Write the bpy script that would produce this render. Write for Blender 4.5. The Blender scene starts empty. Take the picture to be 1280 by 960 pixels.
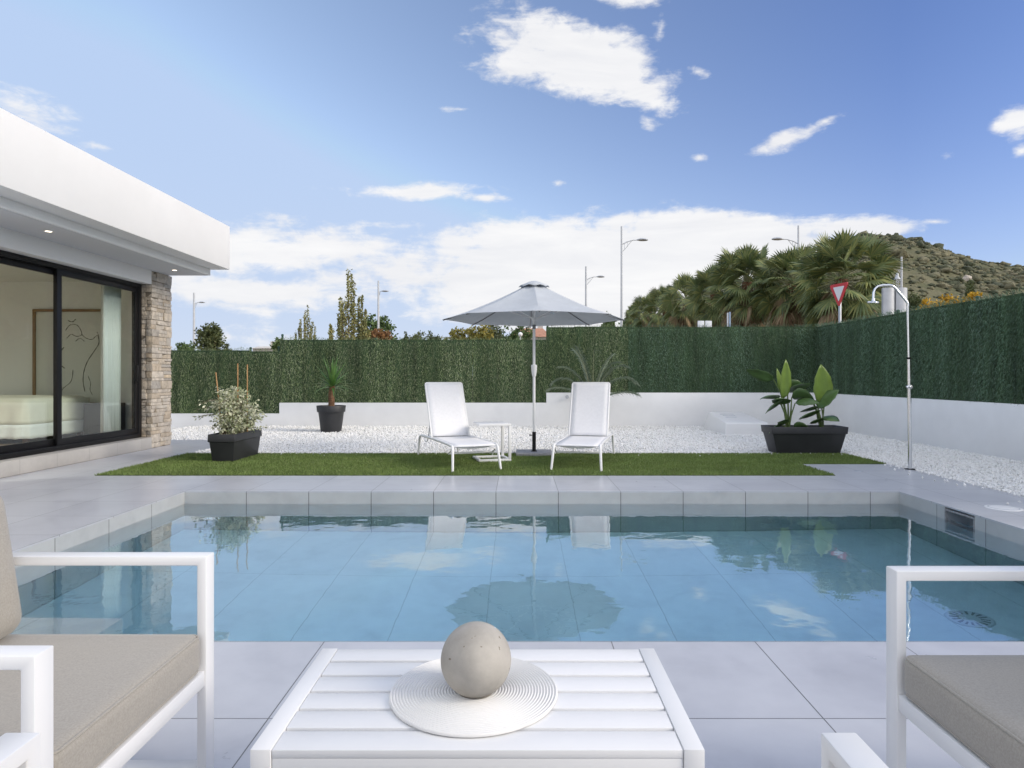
import bpy, bmesh, math, random
import numpy as np
from mathutils import Vector, Matrix, Euler
R = math.radians
random.seed(7)
rng = np.random.default_rng(11)
sc = bpy.context.scene
COL = sc.collection
CAMZ, F, VX, VY = 1.12, 820.0, 647.0, 470.0      # camera height, focal length in pixels of the 1280 frame, vanishing point

def wx(px, Y): return (px - VX) * Y / F
def wz(py, Y): return CAMZ + (VY - py) * Y / F

# ------------------------------------------------------------------ materials
def new_mat(name):
    m = bpy.data.materials.new(name); m.use_nodes = True
    nt = m.node_tree; nt.nodes.clear()
    out = nt.nodes.new('ShaderNodeOutputMaterial')
    return m, nt, out
def N(nt, t, **kw):
    n = nt.nodes.new(t)
    for k, v in kw.items():
        if k in n.inputs: n.inputs[k].default_value = v
        else: setattr(n, k, v)
    return n
def c4(c): return (c[0], c[1], c[2], 1.0)
def mixc(nt, fac, a, b, blend='MIX'):
    n = nt.nodes.new('ShaderNodeMix'); n.data_type = 'RGBA'; n.blend_type = blend
    for sock, val in ((n.inputs[0], fac), (n.inputs[6], a), (n.inputs[7], b)):
        if hasattr(val, 'node'): nt.links.new(val, sock)
        elif isinstance(val, (int, float)): sock.default_value = val
        else: sock.default_value = c4(val)
    return n.outputs[2]
def mth(nt, op, a, b=None, c=None, clamp=False):
    n = nt.nodes.new('ShaderNodeMath'); n.operation = op; n.use_clamp = clamp
    for i, v in enumerate((a, b, c)):
        if v is None: continue
        if hasattr(v, 'node'): nt.links.new(v, n.inputs[i])
        else: n.inputs[i].default_value = v
    return n.outputs[0]
def ramp(nt, fac, stops):
    n = nt.nodes.new('ShaderNodeValToRGB')
    el = n.color_ramp.elements
    el[0].position, el[0].color = stops[0][0], c4(stops[0][1])
    el[1].position, el[1].color = stops[-1][0], c4(stops[-1][1])
    for p, c in stops[1:-1]:
        e = el.new(p); e.color = c4(c)
    nt.links.new(fac, n.inputs[0])
    return n.outputs[0]
def noise(nt, vec, scale, detail=4, rough=0.55, dist=0.0):
    n = N(nt, 'ShaderNodeTexNoise', Scale=scale, Detail=detail, Roughness=rough, Distortion=dist)
    if vec is not None: nt.links.new(vec, n.inputs['Vector'])
    return n.outputs['Fac']
def band(nt, col):
    """faded and fresh vertical bands about half a metre wide"""
    tc = nt.nodes.new('ShaderNodeTexCoord'); mp = N(nt, 'ShaderNodeMapping', Scale=(1, 1, .03)); nt.links.new(tc.outputs['Object'], mp.inputs['Vector'])
    f = mth(nt, 'MULTIPLY_ADD', noise(nt, mp.outputs[0], 1.7, 3, .6), 3.0, -1.0, clamp=True)
    return mixc(nt, 1.0, col, mixc(nt, f, (.66, .70, .62), (1.32, 1.25, 1.42)), 'MULTIPLY')
def mat(name, color, rough=0.5, metallic=0.0, spec=0.5, var=None, island=None, bump=None, stretch=None,
        sheen=0.0, transl=0.0, coord='Object', spots=None):
    """Principled material. var=(scale, amount), island=[colours] random per loose piece, bump=(scale, strength, distance)."""
    m, nt, out = new_mat(name)
    p = N(nt, 'ShaderNodeBsdfPrincipled', Roughness=rough, Metallic=metallic)
    p.inputs['Specular IOR Level'].default_value = spec
    tc = nt.nodes.new('ShaderNodeTexCoord'); vec = tc.outputs[coord]
    if stretch:
        mp = N(nt, 'ShaderNodeMapping', Scale=stretch); nt.links.new(vec, mp.inputs['Vector']); vec = mp.outputs[0]
    col = None
    if island:
        g = nt.nodes.new('ShaderNodeNewGeometry')
        k = len(island)
        col = ramp(nt, g.outputs['Random Per Island'], [(i / (k - 1), c) for i, c in enumerate(island)])
    if var:
        f = noise(nt, vec, var[0], 5, 0.6)
        f = mth(nt, 'MULTIPLY_ADD', f, 2.6, -0.8, clamp=True)
        base = col if col is not None else color
        lo = 1 - var[1]; hi = 1 + var[1]
        a = mixc(nt, 1.0, base, (lo, lo, lo), 'MULTIPLY'); b = mixc(nt, 1.0, base, (hi, hi, hi), 'MULTIPLY')
        col = mixc(nt, f, a, b)
    if 'hedge_needles' in name: col = band(nt, col)
    if spots:
        f = noise(nt, vec, spots[0], 2, 0.5)
        f = mth(nt, 'GREATER_THAN', f, spots[1])
        col = mixc(nt, f, col if col is not None else color, spots[2])
    if col is not None: nt.links.new(col, p.inputs['Base Color'])
    else: p.inputs['Base Color'].default_value = c4(color)
    if sheen: p.inputs['Sheen Weight'].default_value = sheen
    if bump:
        f = noise(nt, vec, bump[0], 6, 0.6)
        b = N(nt, 'ShaderNodeBump', Strength=bump[1], Distance=bump[2]); nt.links.new(f, b.inputs['Height'])
        nt.links.new(b.outputs[0], p.inputs['Normal'])
    sh = p.outputs[0]
    if transl:
        t = N(nt, 'ShaderNodeBsdfTranslucent')
        if col is not None: nt.links.new(col, t.inputs['Color'])
        else: t.inputs['Color'].default_value = c4(color)
        mx = N(nt, 'ShaderNodeMixShader', Fac=transl)
        nt.links.new(sh, mx.inputs[1]); nt.links.new(t.outputs[0], mx.inputs[2]); sh = mx.outputs[0]
    nt.links.new(sh, out.inputs['Surface'])
    return m
def tile_mat(name, c1, c2, joint, bw, rh, off, plane='xy', rough=0.45, mortar=0.0022, stains=True):
    """Large format porcelain tiles laid on world coordinates."""
    m, nt, out = new_mat(name)
    g = nt.nodes.new('ShaderNodeNewGeometry')
    sp = nt.nodes.new('ShaderNodeSeparateXYZ'); nt.links.new(g.outputs['Position'], sp.inputs[0])
    cb = nt.nodes.new('ShaderNodeCombineXYZ')
    nt.links.new(mth(nt, 'SUBTRACT', sp.outputs['xyz'.index(plane[0])], off[0]), cb.inputs[0])
    nt.links.new(mth(nt, 'SUBTRACT', sp.outputs['xyz'.index(plane[1])], off[1]), cb.inputs[1])
    br = N(nt, 'ShaderNodeTexBrick', offset=0.0, squash=1.0)
    br.inputs['Scale'].default_value = 1.0; br.inputs['Brick Width'].default_value = bw; br.inputs['Row Height'].default_value = rh
    br.inputs['Mortar Size'].default_value = mortar; br.inputs['Mortar Smooth'].default_value = 0.1
    br.inputs['Color1'].default_value = c4(c1); br.inputs['Color2'].default_value = c4(c2); br.inputs['Mortar'].default_value = c4(joint)
    nt.links.new(cb.outputs[0], br.inputs['Vector'])
    n1 = noise(nt, g.outputs['Position'], 1.5, 4, 0.55, 0.8)
    n2 = noise(nt, g.outputs['Position'], 9.0, 4, 0.6)
    n3 = noise(nt, g.outputs['Position'], 120.0, 2, 0.5)
    f = mth(nt, 'ADD', mth(nt, 'MULTIPLY', n1, 0.7), mth(nt, 'MULTIPLY', n2, 0.3))
    sh = ramp(nt, f, [(0.28, (0.80, 0.80, 0.81)), (0.5, (.98, .98, .98)), (0.74, (1.10, 1.10, 1.09))])
    col = mixc(nt, 1.0, br.outputs['Color'], sh, 'MULTIPLY')
    if stains:
        s = noise(nt, g.outputs['Position'], 1.9, 2, 0.5, .6)
        s = mth(nt, 'MULTIPLY', mth(nt, 'MULTIPLY_ADD', s, 9.0, -6.1, clamp=True), 0.16)
        col = mixc(nt, s, col, (c1[0] * .5, c1[1] * .5, c1[2] * .5))
    col = mixc(nt, mth(nt, 'MULTIPLY', n3, 0.07), col, (c1[0] * .6, c1[1] * .6, c1[2] * .6))
    p = N(nt, 'ShaderNodeBsdfPrincipled')
    nt.links.new(col, p.inputs['Base Color'])
    rr = mth(nt, 'MULTIPLY_ADD', n2, 0.12, rough - 0.06); nt.links.new(rr, p.inputs['Roughness'])
    h = mth(nt, 'MULTIPLY_ADD', br.outputs['Fac'], -1.0, mth(nt, 'MULTIPLY', n3, 0.05))
    b = N(nt, 'ShaderNodeBump', Strength=0.35, Distance=0.003); nt.links.new(h, b.inputs['Height']); nt.links.new(b.outputs[0], p.inputs['Normal'])
    nt.links.new(p.outputs[0], out.inputs['Surface'])
    return m

M = {}
M['metal'] = mat('white_powder_coat', (0.80, 0.80, 0.80), 0.38, var=(3.0, 0.02), bump=(400, 0.05, 0.0005))
M['plaster'] = mat('white_render', (0.82, 0.81, 0.79), 0.85, var=(1.1, 0.03), bump=(160, 0.12, 0.002))
M['wallpaint'] = mat('white_wall_paint', (0.83, 0.83, 0.83), 0.8, var=(1.6, 0.045), bump=(90, 0.15, 0.003))
M['black'] = mat('black_aluminium', (0.008, 0.008, 0.009), 0.38, spec=0.3, bump=(300, 0.03, 0.0005))
M['dark_plastic'] = mat('anthracite_plastic', (0.030, 0.031, 0.034), 0.5, var=(4, 0.15), bump=(60, 0.05, 0.002))
M['fabric'] = mat('taupe_canvas', (0.355, 0.328, 0.285), 0.95, var=(240, 0.13), bump=(9, 0.30, 0.012), sheen=0.25)
M['sling'] = mat('white_sling_mesh', (0.78, 0.78, 0.80), 0.8, var=(30, 0.03), bump=(1100, 0.25, 0.001))
M['canopy'] = mat('grey_canvas', (0.55, 0.58, 0.615), 0.9, var=(5, 0.05), bump=(14, 0.25, 0.02), transl=0.16)
M['rib'] = mat('grey_metal', (0.22, 0.22, 0.23), 0.4, 0.4)
M['chrome'] = mat('polished_steel', (0.72, 0.73, 0.74), 0.16, 1.0, bump=(60, 0.02, 0.001))
M['galv'] = mat('galvanised_steel', (0.50, 0.52, 0.55), 0.45, 0.35, var=(6, 0.1))
M['lampwhite'] = mat('pale_painted_steel', (0.55, 0.57, 0.60), 0.45, var=(4, 0.05))
M['concrete'] = mat('cast_concrete', (0.40, 0.375, 0.335), 0.8, var=(9, 0.22), bump=(30, 0.25, 0.004), spots=(62, 0.715, (0.21, 0.18, 0.14)))
M['mat'] = mat('woven_white_cord', (0.80, 0.79, 0.77), 0.9, bump=(500, 0.4, 0.001))
M['slabstone'] = mat('grey_granite', (0.30, 0.30, 0.31), 0.6, var=(60, 0.3))
M['gravelbase'] = mat('white_gravel_bed', (0.74, 0.74, 0.73), 0.95, var=(60, 0.25), bump=(70, 0.9, 0.02))
M['stone'] = mat('white_marble_chips', None, 0.8, island=[(0.74, 0.74, 0.72), (0.90, 0.90, 0.89), (0.86, 0.85, 0.83), (0.93, 0.93, 0.93), (0.66, 0.65, 0.62)])
M['ledger'] = mat('beige_split_stone', None, 0.9, island=[(0.40, 0.33, 0.25), (0.52, 0.45, 0.36), (0.46, 0.41, 0.35), (0.56, 0.50, 0.42), (0.38, 0.35, 0.31), (0.54, 0.44, 0.32)],
                  var=(14, 0.24), bump=(26, 0.9, 0.02))
M['mortar'] = mat('stone_backing', (0.20, 0.17, 0.13), 0.95, bump=(40, 0.5, 0.01))
M['turfbase'] = mat('turf_backing', (0.07, 0.10, 0.03), 0.95, var=(3, 0.2))
M['turf'] = mat('turf_fibres', None, 0.6, island=[(0.135, 0.20, 0.05), (0.21, 0.30, 0.085), (0.16, 0.235, 0.058), (0.28, 0.33, 0.125)], transl=0.2, var=(2.5, 0.18))
M['hedgeback'] = mat('hedge_backing', (0.045, 0.08, 0.035), 0.9, var=(9, 0.5), stretch=(1, 1, .12), bump=(60, 0.8, 0.02))
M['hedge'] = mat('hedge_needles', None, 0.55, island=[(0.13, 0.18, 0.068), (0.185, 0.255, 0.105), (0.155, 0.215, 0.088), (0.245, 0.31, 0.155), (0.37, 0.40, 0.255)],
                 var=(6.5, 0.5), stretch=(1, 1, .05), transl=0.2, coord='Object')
M['hedgeshade'] = mat('hedge_needles_shaded', None, 0.55, island=[(0.066, 0.125, 0.066), (0.10, 0.18, 0.10), (0.08, 0.155, 0.083), (0.15, 0.23, 0.15)],
                 var=(6.5, 0.45), stretch=(1, 1, .05), transl=0.1)  # shade of the right-hand hedge put into darker, bluer needle colours
M['greenpost'] = mat('green_fence_post', (0.02, 0.07, 0.045), 0.5)
M['soil'] = mat('dark_soil', (0.05, 0.036, 0.026), 0.95, var=(30, 0.4), bump=(60, 0.8, 0.01))
M['ficus'] = mat('variegated_leaves', None, 0.45, island=[(0.12, 0.17, 0.06), (0.72, 0.71, 0.52), (0.22, 0.28, 0.11), (0.78, 0.76, 0.60), (0.40, 0.45, 0.24), (0.66, 0.67, 0.48), (0.70, 0.70, 0.55)], transl=0.2, var=(40, 0.3))
M['bamboo'] = mat('bamboo_cane', (0.42, 0.24, 0.10), 0.6, var=(20, 0.2))
M['stem'] = mat('green_stem', (0.10, 0.15, 0.04), 0.5, var=(10, 0.2))
M['bark'] = mat('bark', (0.13, 0.09, 0.06), 0.95, var=(12, 0.35), bump=(40, 0.9, 0.02))
M['palmbark'] = mat('palm_bark', (0.16, 0.085, 0.045), 0.95, var=(14, 0.4), bump=(30, 1.0, 0.03))
M['strel'] = mat('glossy_paddle_leaf', (0.105, 0.185, 0.065), 0.3, var=(6, 0.25), transl=0.25)
M['strel_new'] = mat('young_paddle_leaf', (0.22, 0.33, 0.07), 0.35, var=(6, 0.15), transl=0.3)
M['yucca'] = mat('sword_leaves', None, 0.4, island=[(0.05, 0.13, 0.03), (0.09, 0.20, 0.045), (0.13, 0.24, 0.06)], transl=0.15)
M['date'] = mat('grey_feather_leaves', None, 0.5, island=[(0.11, 0.15, 0.10), (0.17, 0.22, 0.16), (0.22, 0.26, 0.18)], transl=0.2)
M['rachis'] = mat('pale_rachis', (0.26, 0.27, 0.15), 0.5)
M['fan'] = mat('fan_palm_leaf', None, 0.5, island=[(0.10, 0.145, 0.058), (0.15, 0.20, 0.075), (0.20, 0.24, 0.10), (0.31, 0.32, 0.11), (0.12, 0.165, 0.095)], transl=0.2, var=(1.3, 0.2))
M['deadfan'] = mat('dry_fan_palm_leaf', None, 0.9, island=[(0.36, 0.27, 0.16), (0.22, 0.14, 0.085), (0.46, 0.36, 0.23), (0.17, 0.17, 0.07)], transl=0.1)
def leafmat(n, cols, t=0.2): return mat(n, None, 0.6, island=cols, transl=t, var=(0.8, 0.2))
M['pine'] = leafmat('pine_needles', [(0.075, 0.10, 0.04), (0.12, 0.145, 0.055), (0.17, 0.19, 0.075)])
M['poplar'] = leafmat('poplar_leaves', [(0.30, 0.31, 0.12), (0.40, 0.37, 0.15), (0.22, 0.25, 0.11), (0.46, 0.41, 0.18)])
M['green'] = leafmat('broad_leaves', [(0.065, 0.115, 0.035), (0.11, 0.175, 0.055), (0.16, 0.22, 0.08)])
M['dull'] = leafmat('dull_leaves', [(0.07, 0.10, 0.045), (0.11, 0.135, 0.06), (0.15, 0.165, 0.085)])
M['orange'] = leafmat('autumn_leaves', [(0.27, 0.13, 0.05), (0.34, 0.18, 0.07), (0.20, 0.11, 0.05)])
M['yellow'] = leafmat('yellow_leaves', [(0.32, 0.27, 0.05), (0.19, 0.20, 0.05), (0.45, 0.35, 0.07)])
M['gold'] = leafmat('golden_flowers', [(0.55, 0.33, 0.02), (0.70, 0.43, 0.03), (0.34, 0.24, 0.04)])
M['terracotta'] = mat('terracotta_tiles', (0.42, 0.22, 0.15), 0.9, var=(3, 0.2))
M['farwall'] = mat('pale_far_wall', (0.55, 0.52, 0.48), 0.9, var=(0.8, 0.08))
M['signred'] = mat('sign_red', (0.55, 0.03, 0.035), 0.4)
M['signwhite'] = mat('sign_white', (0.75, 0.77, 0.80), 0.4)
M['bluegrey'] = mat('blue_grey_paint', (0.22, 0.30, 0.42), 0.5)
M['opal'] = mat('opal_globe', (0.85, 0.85, 0.85), 0.25)
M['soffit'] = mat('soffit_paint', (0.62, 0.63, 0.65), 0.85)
M['wood'] = mat('brown_wood', (0.24, 0.13, 0.06), 0.5, var=(8, 0.2), stretch=(1, 1, .1))
M['floor'] = mat('brown_floor_planks', (0.27, 0.19, 0.13), 0.5, var=(3, 0.25), stretch=(.2, 1, 1))
M['interior'] = mat('interior_paint', (0.76, 0.76, 0.74), 0.9, var=(0.6, 0.03))
M['paper'] = mat('cream_paper', (0.64, 0.64, 0.60), 0.9)
M['ink'] = mat('black_ink', (0.10, 0.09, 0.08), 0.9)
M['curtain'] = mat('sheer_curtain', (0.93, 0.95, 0.97), 0.9, transl=0.10, bump=(200, .2, .002))
M['bedspread'] = mat('cream_bedspread', (0.76, 0.735, 0.65), 0.95, var=(5, 0.05), bump=(200, .4, .003))
M['throw'] = mat('white_fringed_throw', (0.80, 0.81, 0.82), 0.95, bump=(120, .6, .006))
M['earth'] = mat('dry_earth', (0.21, 0.165, 0.10), 0.95, var=(0.15, 0.35), bump=(4, .6, .1))
M['rock'] = mat('pale_rock', (0.48, 0.42, 0.36), 0.9, var=(0.4, 0.25), bump=(1.2, .8, .3))
M['scrub'] = mat('scrub_foliage', None, 0.8, island=[(0.055, 0.065, 0.035), (0.085, 0.095, 0.05), (0.14, 0.135, 0.075), (0.20, 0.18, 0.105)], var=(0.9, 0.4), bump=(2.5, 1.0, 0.4))
DK = (0.54, 0.55, 0.585)
M['deck'] = tile_mat('porcelain_paving', DK, (DK[0]*.94, DK[1]*.94, DK[2]*.95), (0.12, 0.12, 0.12), 0.605, 0.62, (-3.235, 2.765), rough=.30)
M['decksand'] = tile_mat('porcelain_step', (0.50, 0.48, 0.45), (0.47, 0.45, 0.42), (0.25, 0.24, 0.22), 0.605, 0.9, (0.2, -0.4), 'yz')
TL, TJ = (0.52, 0.53, 0.53), (0.16, 0.16, 0.16)
TF = (0.76, 0.80, 0.82)
M['pool_x'] = tile_mat('pool_tile_facing_y', TL, (TL[0]*.95, TL[1]*.95, TL[2]*.95), TJ, 0.605, 0.6, (-3.235, -1.195), 'xz', 0.35, 0.004)
M['pool_y'] = tile_mat('pool_tile_facing_x', TL, (TL[0]*.95, TL[1]*.95, TL[2]*.95), TJ, 0.605, 0.6, (2.765, -1.195), 'yz', 0.35, 0.004)
M['pool_f'] = tile_mat('pool_tile_floor', TF, (TF[0]*.97, TF[1]*.97, TF[2]*.97), (.50,.52,.53), 0.605, 1.21, (-3.235, 2.765), 'xy', 0.35, 0.003, False)

def emission(name, col, s):
    m, nt, out = new_mat(name); e = N(nt, 'ShaderNodeEmission', Strength=s); e.inputs['Color'].default_value = c4(col)
    nt.links.new(e.outputs[0], out.inputs['Surface']); return m
M['lit'] = emission('lit_downlight', (1.0, 0.86, 0.68), 2.2)

def glass_mat():
    m, nt, out = new_mat('window_glass')
    lw = N(nt, 'ShaderNodeLayerWeight', Blend=0.5)
    f = mth(nt, 'MULTIPLY_ADD', mth(nt, 'POWER', lw.outputs['Facing'], 4.0), 0.93, 0.055, clamp=True)
    t = nt.nodes.new('ShaderNodeBsdfTransparent'); t.inputs[0].default_value = (0.90, 0.94, 0.92, 1)
    g = N(nt, 'ShaderNodeBsdfGlossy', Roughness=0.0)
    mx = nt.nodes.new('ShaderNodeMixShader'); nt.links.new(f, mx.inputs[0]); nt.links.new(t.outputs[0], mx.inputs[1]); nt.links.new(g.outputs[0], mx.inputs[2])
    nt.links.new(mx.outputs[0], out.inputs['Surface']); return m
M['glass'] = glass_mat()
def water_mat():
    m, nt, out = new_mat('pool_water')
    g = N(nt, 'ShaderNodeBsdfGlass', IOR=1.333, Roughness=0.0)
    g.inputs['Color'].default_value = (0.97, 0.99, 1, 1)
    geo = nt.nodes.new('ShaderNodeNewGeometry')
    mp = N(nt, 'ShaderNodeMapping', Scale=(1.0, 1.0, 1.0)); nt.links.new(geo.outputs['Position'], mp.inputs[0])
    n1 = noise(nt, mp.outputs[0], 2.6, 2, 0.5); n2 = noise(nt, mp.outputs[0], 9.0, 2, 0.5)
    h = mth(nt, 'MULTIPLY_ADD', n2, 0.22, n1)
    b = N(nt, 'ShaderNodeBump', Strength=1.0, Distance=0.0022); nt.links.new(h, b.inputs['Height']); nt.links.new(b.outputs[0], g.inputs['Normal'])
    gl = N(nt, 'ShaderNodeBsdfGlossy', Roughness=0.0); nt.links.new(b.outputs[0], gl.inputs['Normal'])
    lw = N(nt, 'ShaderNodeLayerWeight', Blend=0.5)
    geo2 = nt.nodes.new('ShaderNodeNewGeometry')
    k = mth(nt, 'MULTIPLY', mth(nt, 'POWER', lw.outputs['Facing'], 2.5), 0.54)
    k = mth(nt, 'MULTIPLY', k, mth(nt, 'SUBTRACT', 1.0, geo2.outputs['Backfacing']))
    mx = nt.nodes.new('ShaderNodeMixShader'); nt.links.new(k, mx.inputs[0]); nt.links.new(g.outputs[0], mx.inputs[1]); nt.links.new(gl.outputs[0], mx.inputs[2])
    nt.links.new(mx.outputs[0], out.inputs['Surface'])
    v = N(nt, 'ShaderNodeVolumeAbsorption', Density=0.29); v.inputs['Color'].default_value = (0.10, 0.74, 0.97, 1)
    nt.links.new(v.outputs[0], out.inputs['Volume'])
    return m
M['water'] = water_mat()

# ------------------------------------------------------------------ mesh helpers
class MB:
    def __init__(s): s.v = []; s.f = []
    def add(s, vs, fs):
        o = len(s.v); s.v += [tuple(v) for v in vs]; s.f += [tuple(i + o for i in f) for f in fs]; return s
    def box(s, x0, x1, y0, y1, z0, z1):
        return s.add([(x0,y0,z0),(x1,y0,z0),(x1,y1,z0),(x0,y1,z0),(x0,y0,z1),(x1,y0,z1),(x1,y1,z1),(x0,y1,z1)],
                     [(3,2,1,0),(4,5,6,7),(0,1,5,4),(1,2,6,5),(2,3,7,6),(3,0,4,7)])
    def tube(s, pts, r, n=10, caps=True):
        pts = [Vector(p) for p in pts]; k = len(pts)
        rs = r if isinstance(r, (list, tuple)) else [r] * k
        t = [(pts[min(i+1,k-1)] - pts[max(i-1,0)]).normalized() for i in range(k)]
        a = t[0].cross(Vector((0,0,1)))
        if a.length < 1e-3: a = t[0].cross(Vector((0,1,0)))
        a.normalize(); vs = []
        for i in range(k):
            a = (a - t[i] * a.dot(t[i])).normalized(); b = t[i].cross(a)
            for j in range(n):
                an = 2*math.pi*j/n; vs.append(pts[i] + (a*math.cos(an) + b*math.sin(an)) * rs[i])
        fs = [(i*n+j, i*n+(j+1)%n, (i+1)*n+(j+1)%n, (i+1)*n+j) for i in range(k-1) for j in range(n)]
        if caps: fs += [tuple(range(n-1,-1,-1)), tuple((k-1)*n+j for j in range(n))]
        return s.add(vs, fs)
    def lathe(s, prof, n=32, c=(0,0,0), caps=True):
        vs, rows, fs = [], [], []
        for r, z in prof:
            if r < 1e-4: rows.append([len(vs)]*n); vs.append((c[0], c[1], c[2]+z))
            else:
                rows.append(list(range(len(vs), len(vs)+n)))
                vs += [(c[0]+r*math.cos(2*math.pi*j/n), c[1]+r*math.sin(2*math.pi*j/n), c[2]+z) for j in range(n)]
        for a, b in zip(rows, rows[1:]):
            for j in range(n):
                q = []
                for i in (a[j], a[(j+1)%n], b[(j+1)%n], b[j]):
                    if i not in q: q.append(i)
                if len(q) > 2: fs.append(tuple(q))
        if not caps:
            if prof[0] == prof[-1]: pass
            return s.add(vs, fs)
        if prof[0][0] > 1e-4: fs.append(tuple(rows[0][::-1]))
        if prof[-1][0] > 1e-4: fs.append(tuple(rows[-1]))
        return s.add(vs, fs)
    def prism(s, poly, y0, y1, axis='y'):
        """poly in the two other axes, extruded along axis"""
        n = len(poly)
        def p(a, b, t): return (a, t, b) if axis == 'y' else ((t, a, b) if axis == 'x' else (a, b, t))
        vs = [p(a, b, y0) for a, b in poly] + [p(a, b, y1) for a, b in poly]
        fs = [tuple(range(n)), tuple(range(2*n-1, n-1, -1))] + [(i, i+n, (i+1)%n+n, (i+1)%n) for i in range(n)]
        return s.add(vs, fs)
    def ring(s, o, i, t0, t1, axis='y'):
        """rectangular loop: outer (a0,a1,b0,b1), inner likewise"""
        def p(a, b, t): return (a, t, b) if axis == 'y' else ((t, a, b) if axis == 'x' else (a, b, t))
        def rc(q): return [(q[0],q[2]),(q[1],q[2]),(q[1],q[3]),(q[0],q[3])]
        vs = [p(a,b,t) for t in (t0,t1) for q in (rc(o), rc(i)) for a, b in q]
        fs = []
        for k in range(4):
            l = (k+1) % 4
            fs += [(k, l, 4+l, 4+k), (8+k, 12+k, 12+l, 8+l), (k, 8+k, 8+l, l), (4+k, 4+l, 12+l, 12+k)]
        return s.add(vs, fs)
    def xf(s, m): s.v = [tuple(m @ Vector(v)) for v in s.v]; return s
    def build(s, name, m, parent=None, bevel=0.0, smooth=None, loc=None, seg=2):
        me = bpy.data.meshes.new(name); me.from_pydata(s.v, [], s.f)
        bm = bmesh.new(); bm.from_mesh(me); bmesh.ops.recalc_face_normals(bm, faces=bm.faces)
        if bevel:
            ed = [e for e in bm.edges if len(e.link_faces) == 2 and e.calc_face_angle(0) > 0.5]
            bmesh.ops.bevel(bm, geom=ed, offset=bevel, segments=seg, profile=0.5, affect='EDGES', clamp_overlap=True)
        bm.to_mesh(me); bm.free()
        return link(name, me, m, parent, loc, smooth if smooth is not None else (40 if bevel else None))
def link(name, me, m, parent=None, loc=None, smooth=None):
    if m is not None: me.materials.append(m)
    if smooth:
        for p in me.polygons: p.use_smooth = True
        if smooth < 179: me.set_sharp_from_angle(angle=R(smooth))
    o = bpy.data.objects.new(name, me); COL.objects.link(o)
    if parent is not None:
        o.parent = parent
    if loc is not None: o.location = loc
    return o
def np_mesh(name, V, Fc, m, parent=None, smooth=None, loc=None):
    V = np.asarray(V, dtype=np.float32).reshape(-1, 3); Fc = np.asarray(Fc, dtype=np.int32); k = Fc.shape[1]
    me = bpy.data.meshes.new(name)
    me.vertices.add(len(V)); me.vertices.foreach_set('co', V.ravel())
    me.loops.add(Fc.size); me.loops.foreach_set('vertex_index', Fc.ravel())
    me.polygons.add(len(Fc)); me.polygons.foreach_set('loop_start', np.arange(0, Fc.size, k, dtype=np.int32))
    me.update(calc_edges=True); me.validate()
    return link(name, me, m, parent, loc, smooth)
def tag(o, label=None, cat=None, group=None, kind=None):
    for k, v in (('label', label), ('category', cat), ('group', group), ('kind', kind)):
        if v: o[k] = v
    return o
def thing(name, label, cat, loc=(0,0,0), rz=0.0, group=None):
    o = bpy.data.objects.new(name, None); COL.objects.link(o); o.empty_display_size = 0.2
    o.location = loc; o.rotation_euler = (0, 0, rz)
    return tag(o, label, cat, group)
def copy_tree(o, parent=None):
    c = o.copy(); COL.objects.link(c); c.parent = parent
    for ch in list(o.children): copy_tree(ch, c)
    return c
def struct(name, mb, m, **kw): return tag(mb.build(name, m, **kw), kind='structure')
def unit(a): return a / np.maximum(np.linalg.norm(a, axis=-1, keepdims=True), 1e-9)
def leaves(P, L, W, D=None, spread=1.0, fold=0.15):
    """diamond leaves: P (n,3) roots, L length, W half width (arrays or scalars), D preferred directions"""
    n = len(P); d = unit(rng.normal(size=(n,3)) * spread + (0 if D is None else D))
    s = unit(np.cross(d, rng.normal(size=(n,3)))); u = np.cross(s, d)
    L = np.broadcast_to(np.asarray(L, float), (n,))[:,None]; W = np.broadcast_to(np.asarray(W, float), (n,))[:,None]
    a = P; b = P + d*L*.45 + s*W + u*L*fold; c = P + d*L; e = P + d*L*.45 - s*W + u*L*fold
    V = np.stack([a,b,c,e], 1).reshape(-1,3); Fc = np.arange(4*n).reshape(n,4)
    return V, Fc
def rand_in(c, r, n, shell=0.35):
    d = unit(rng.normal(size=(n,3))); q = (shell + (1-shell)*rng.random((n,1)) ** 0.6)
    return np.asarray(c) + d*q*np.asarray(r)
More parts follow.
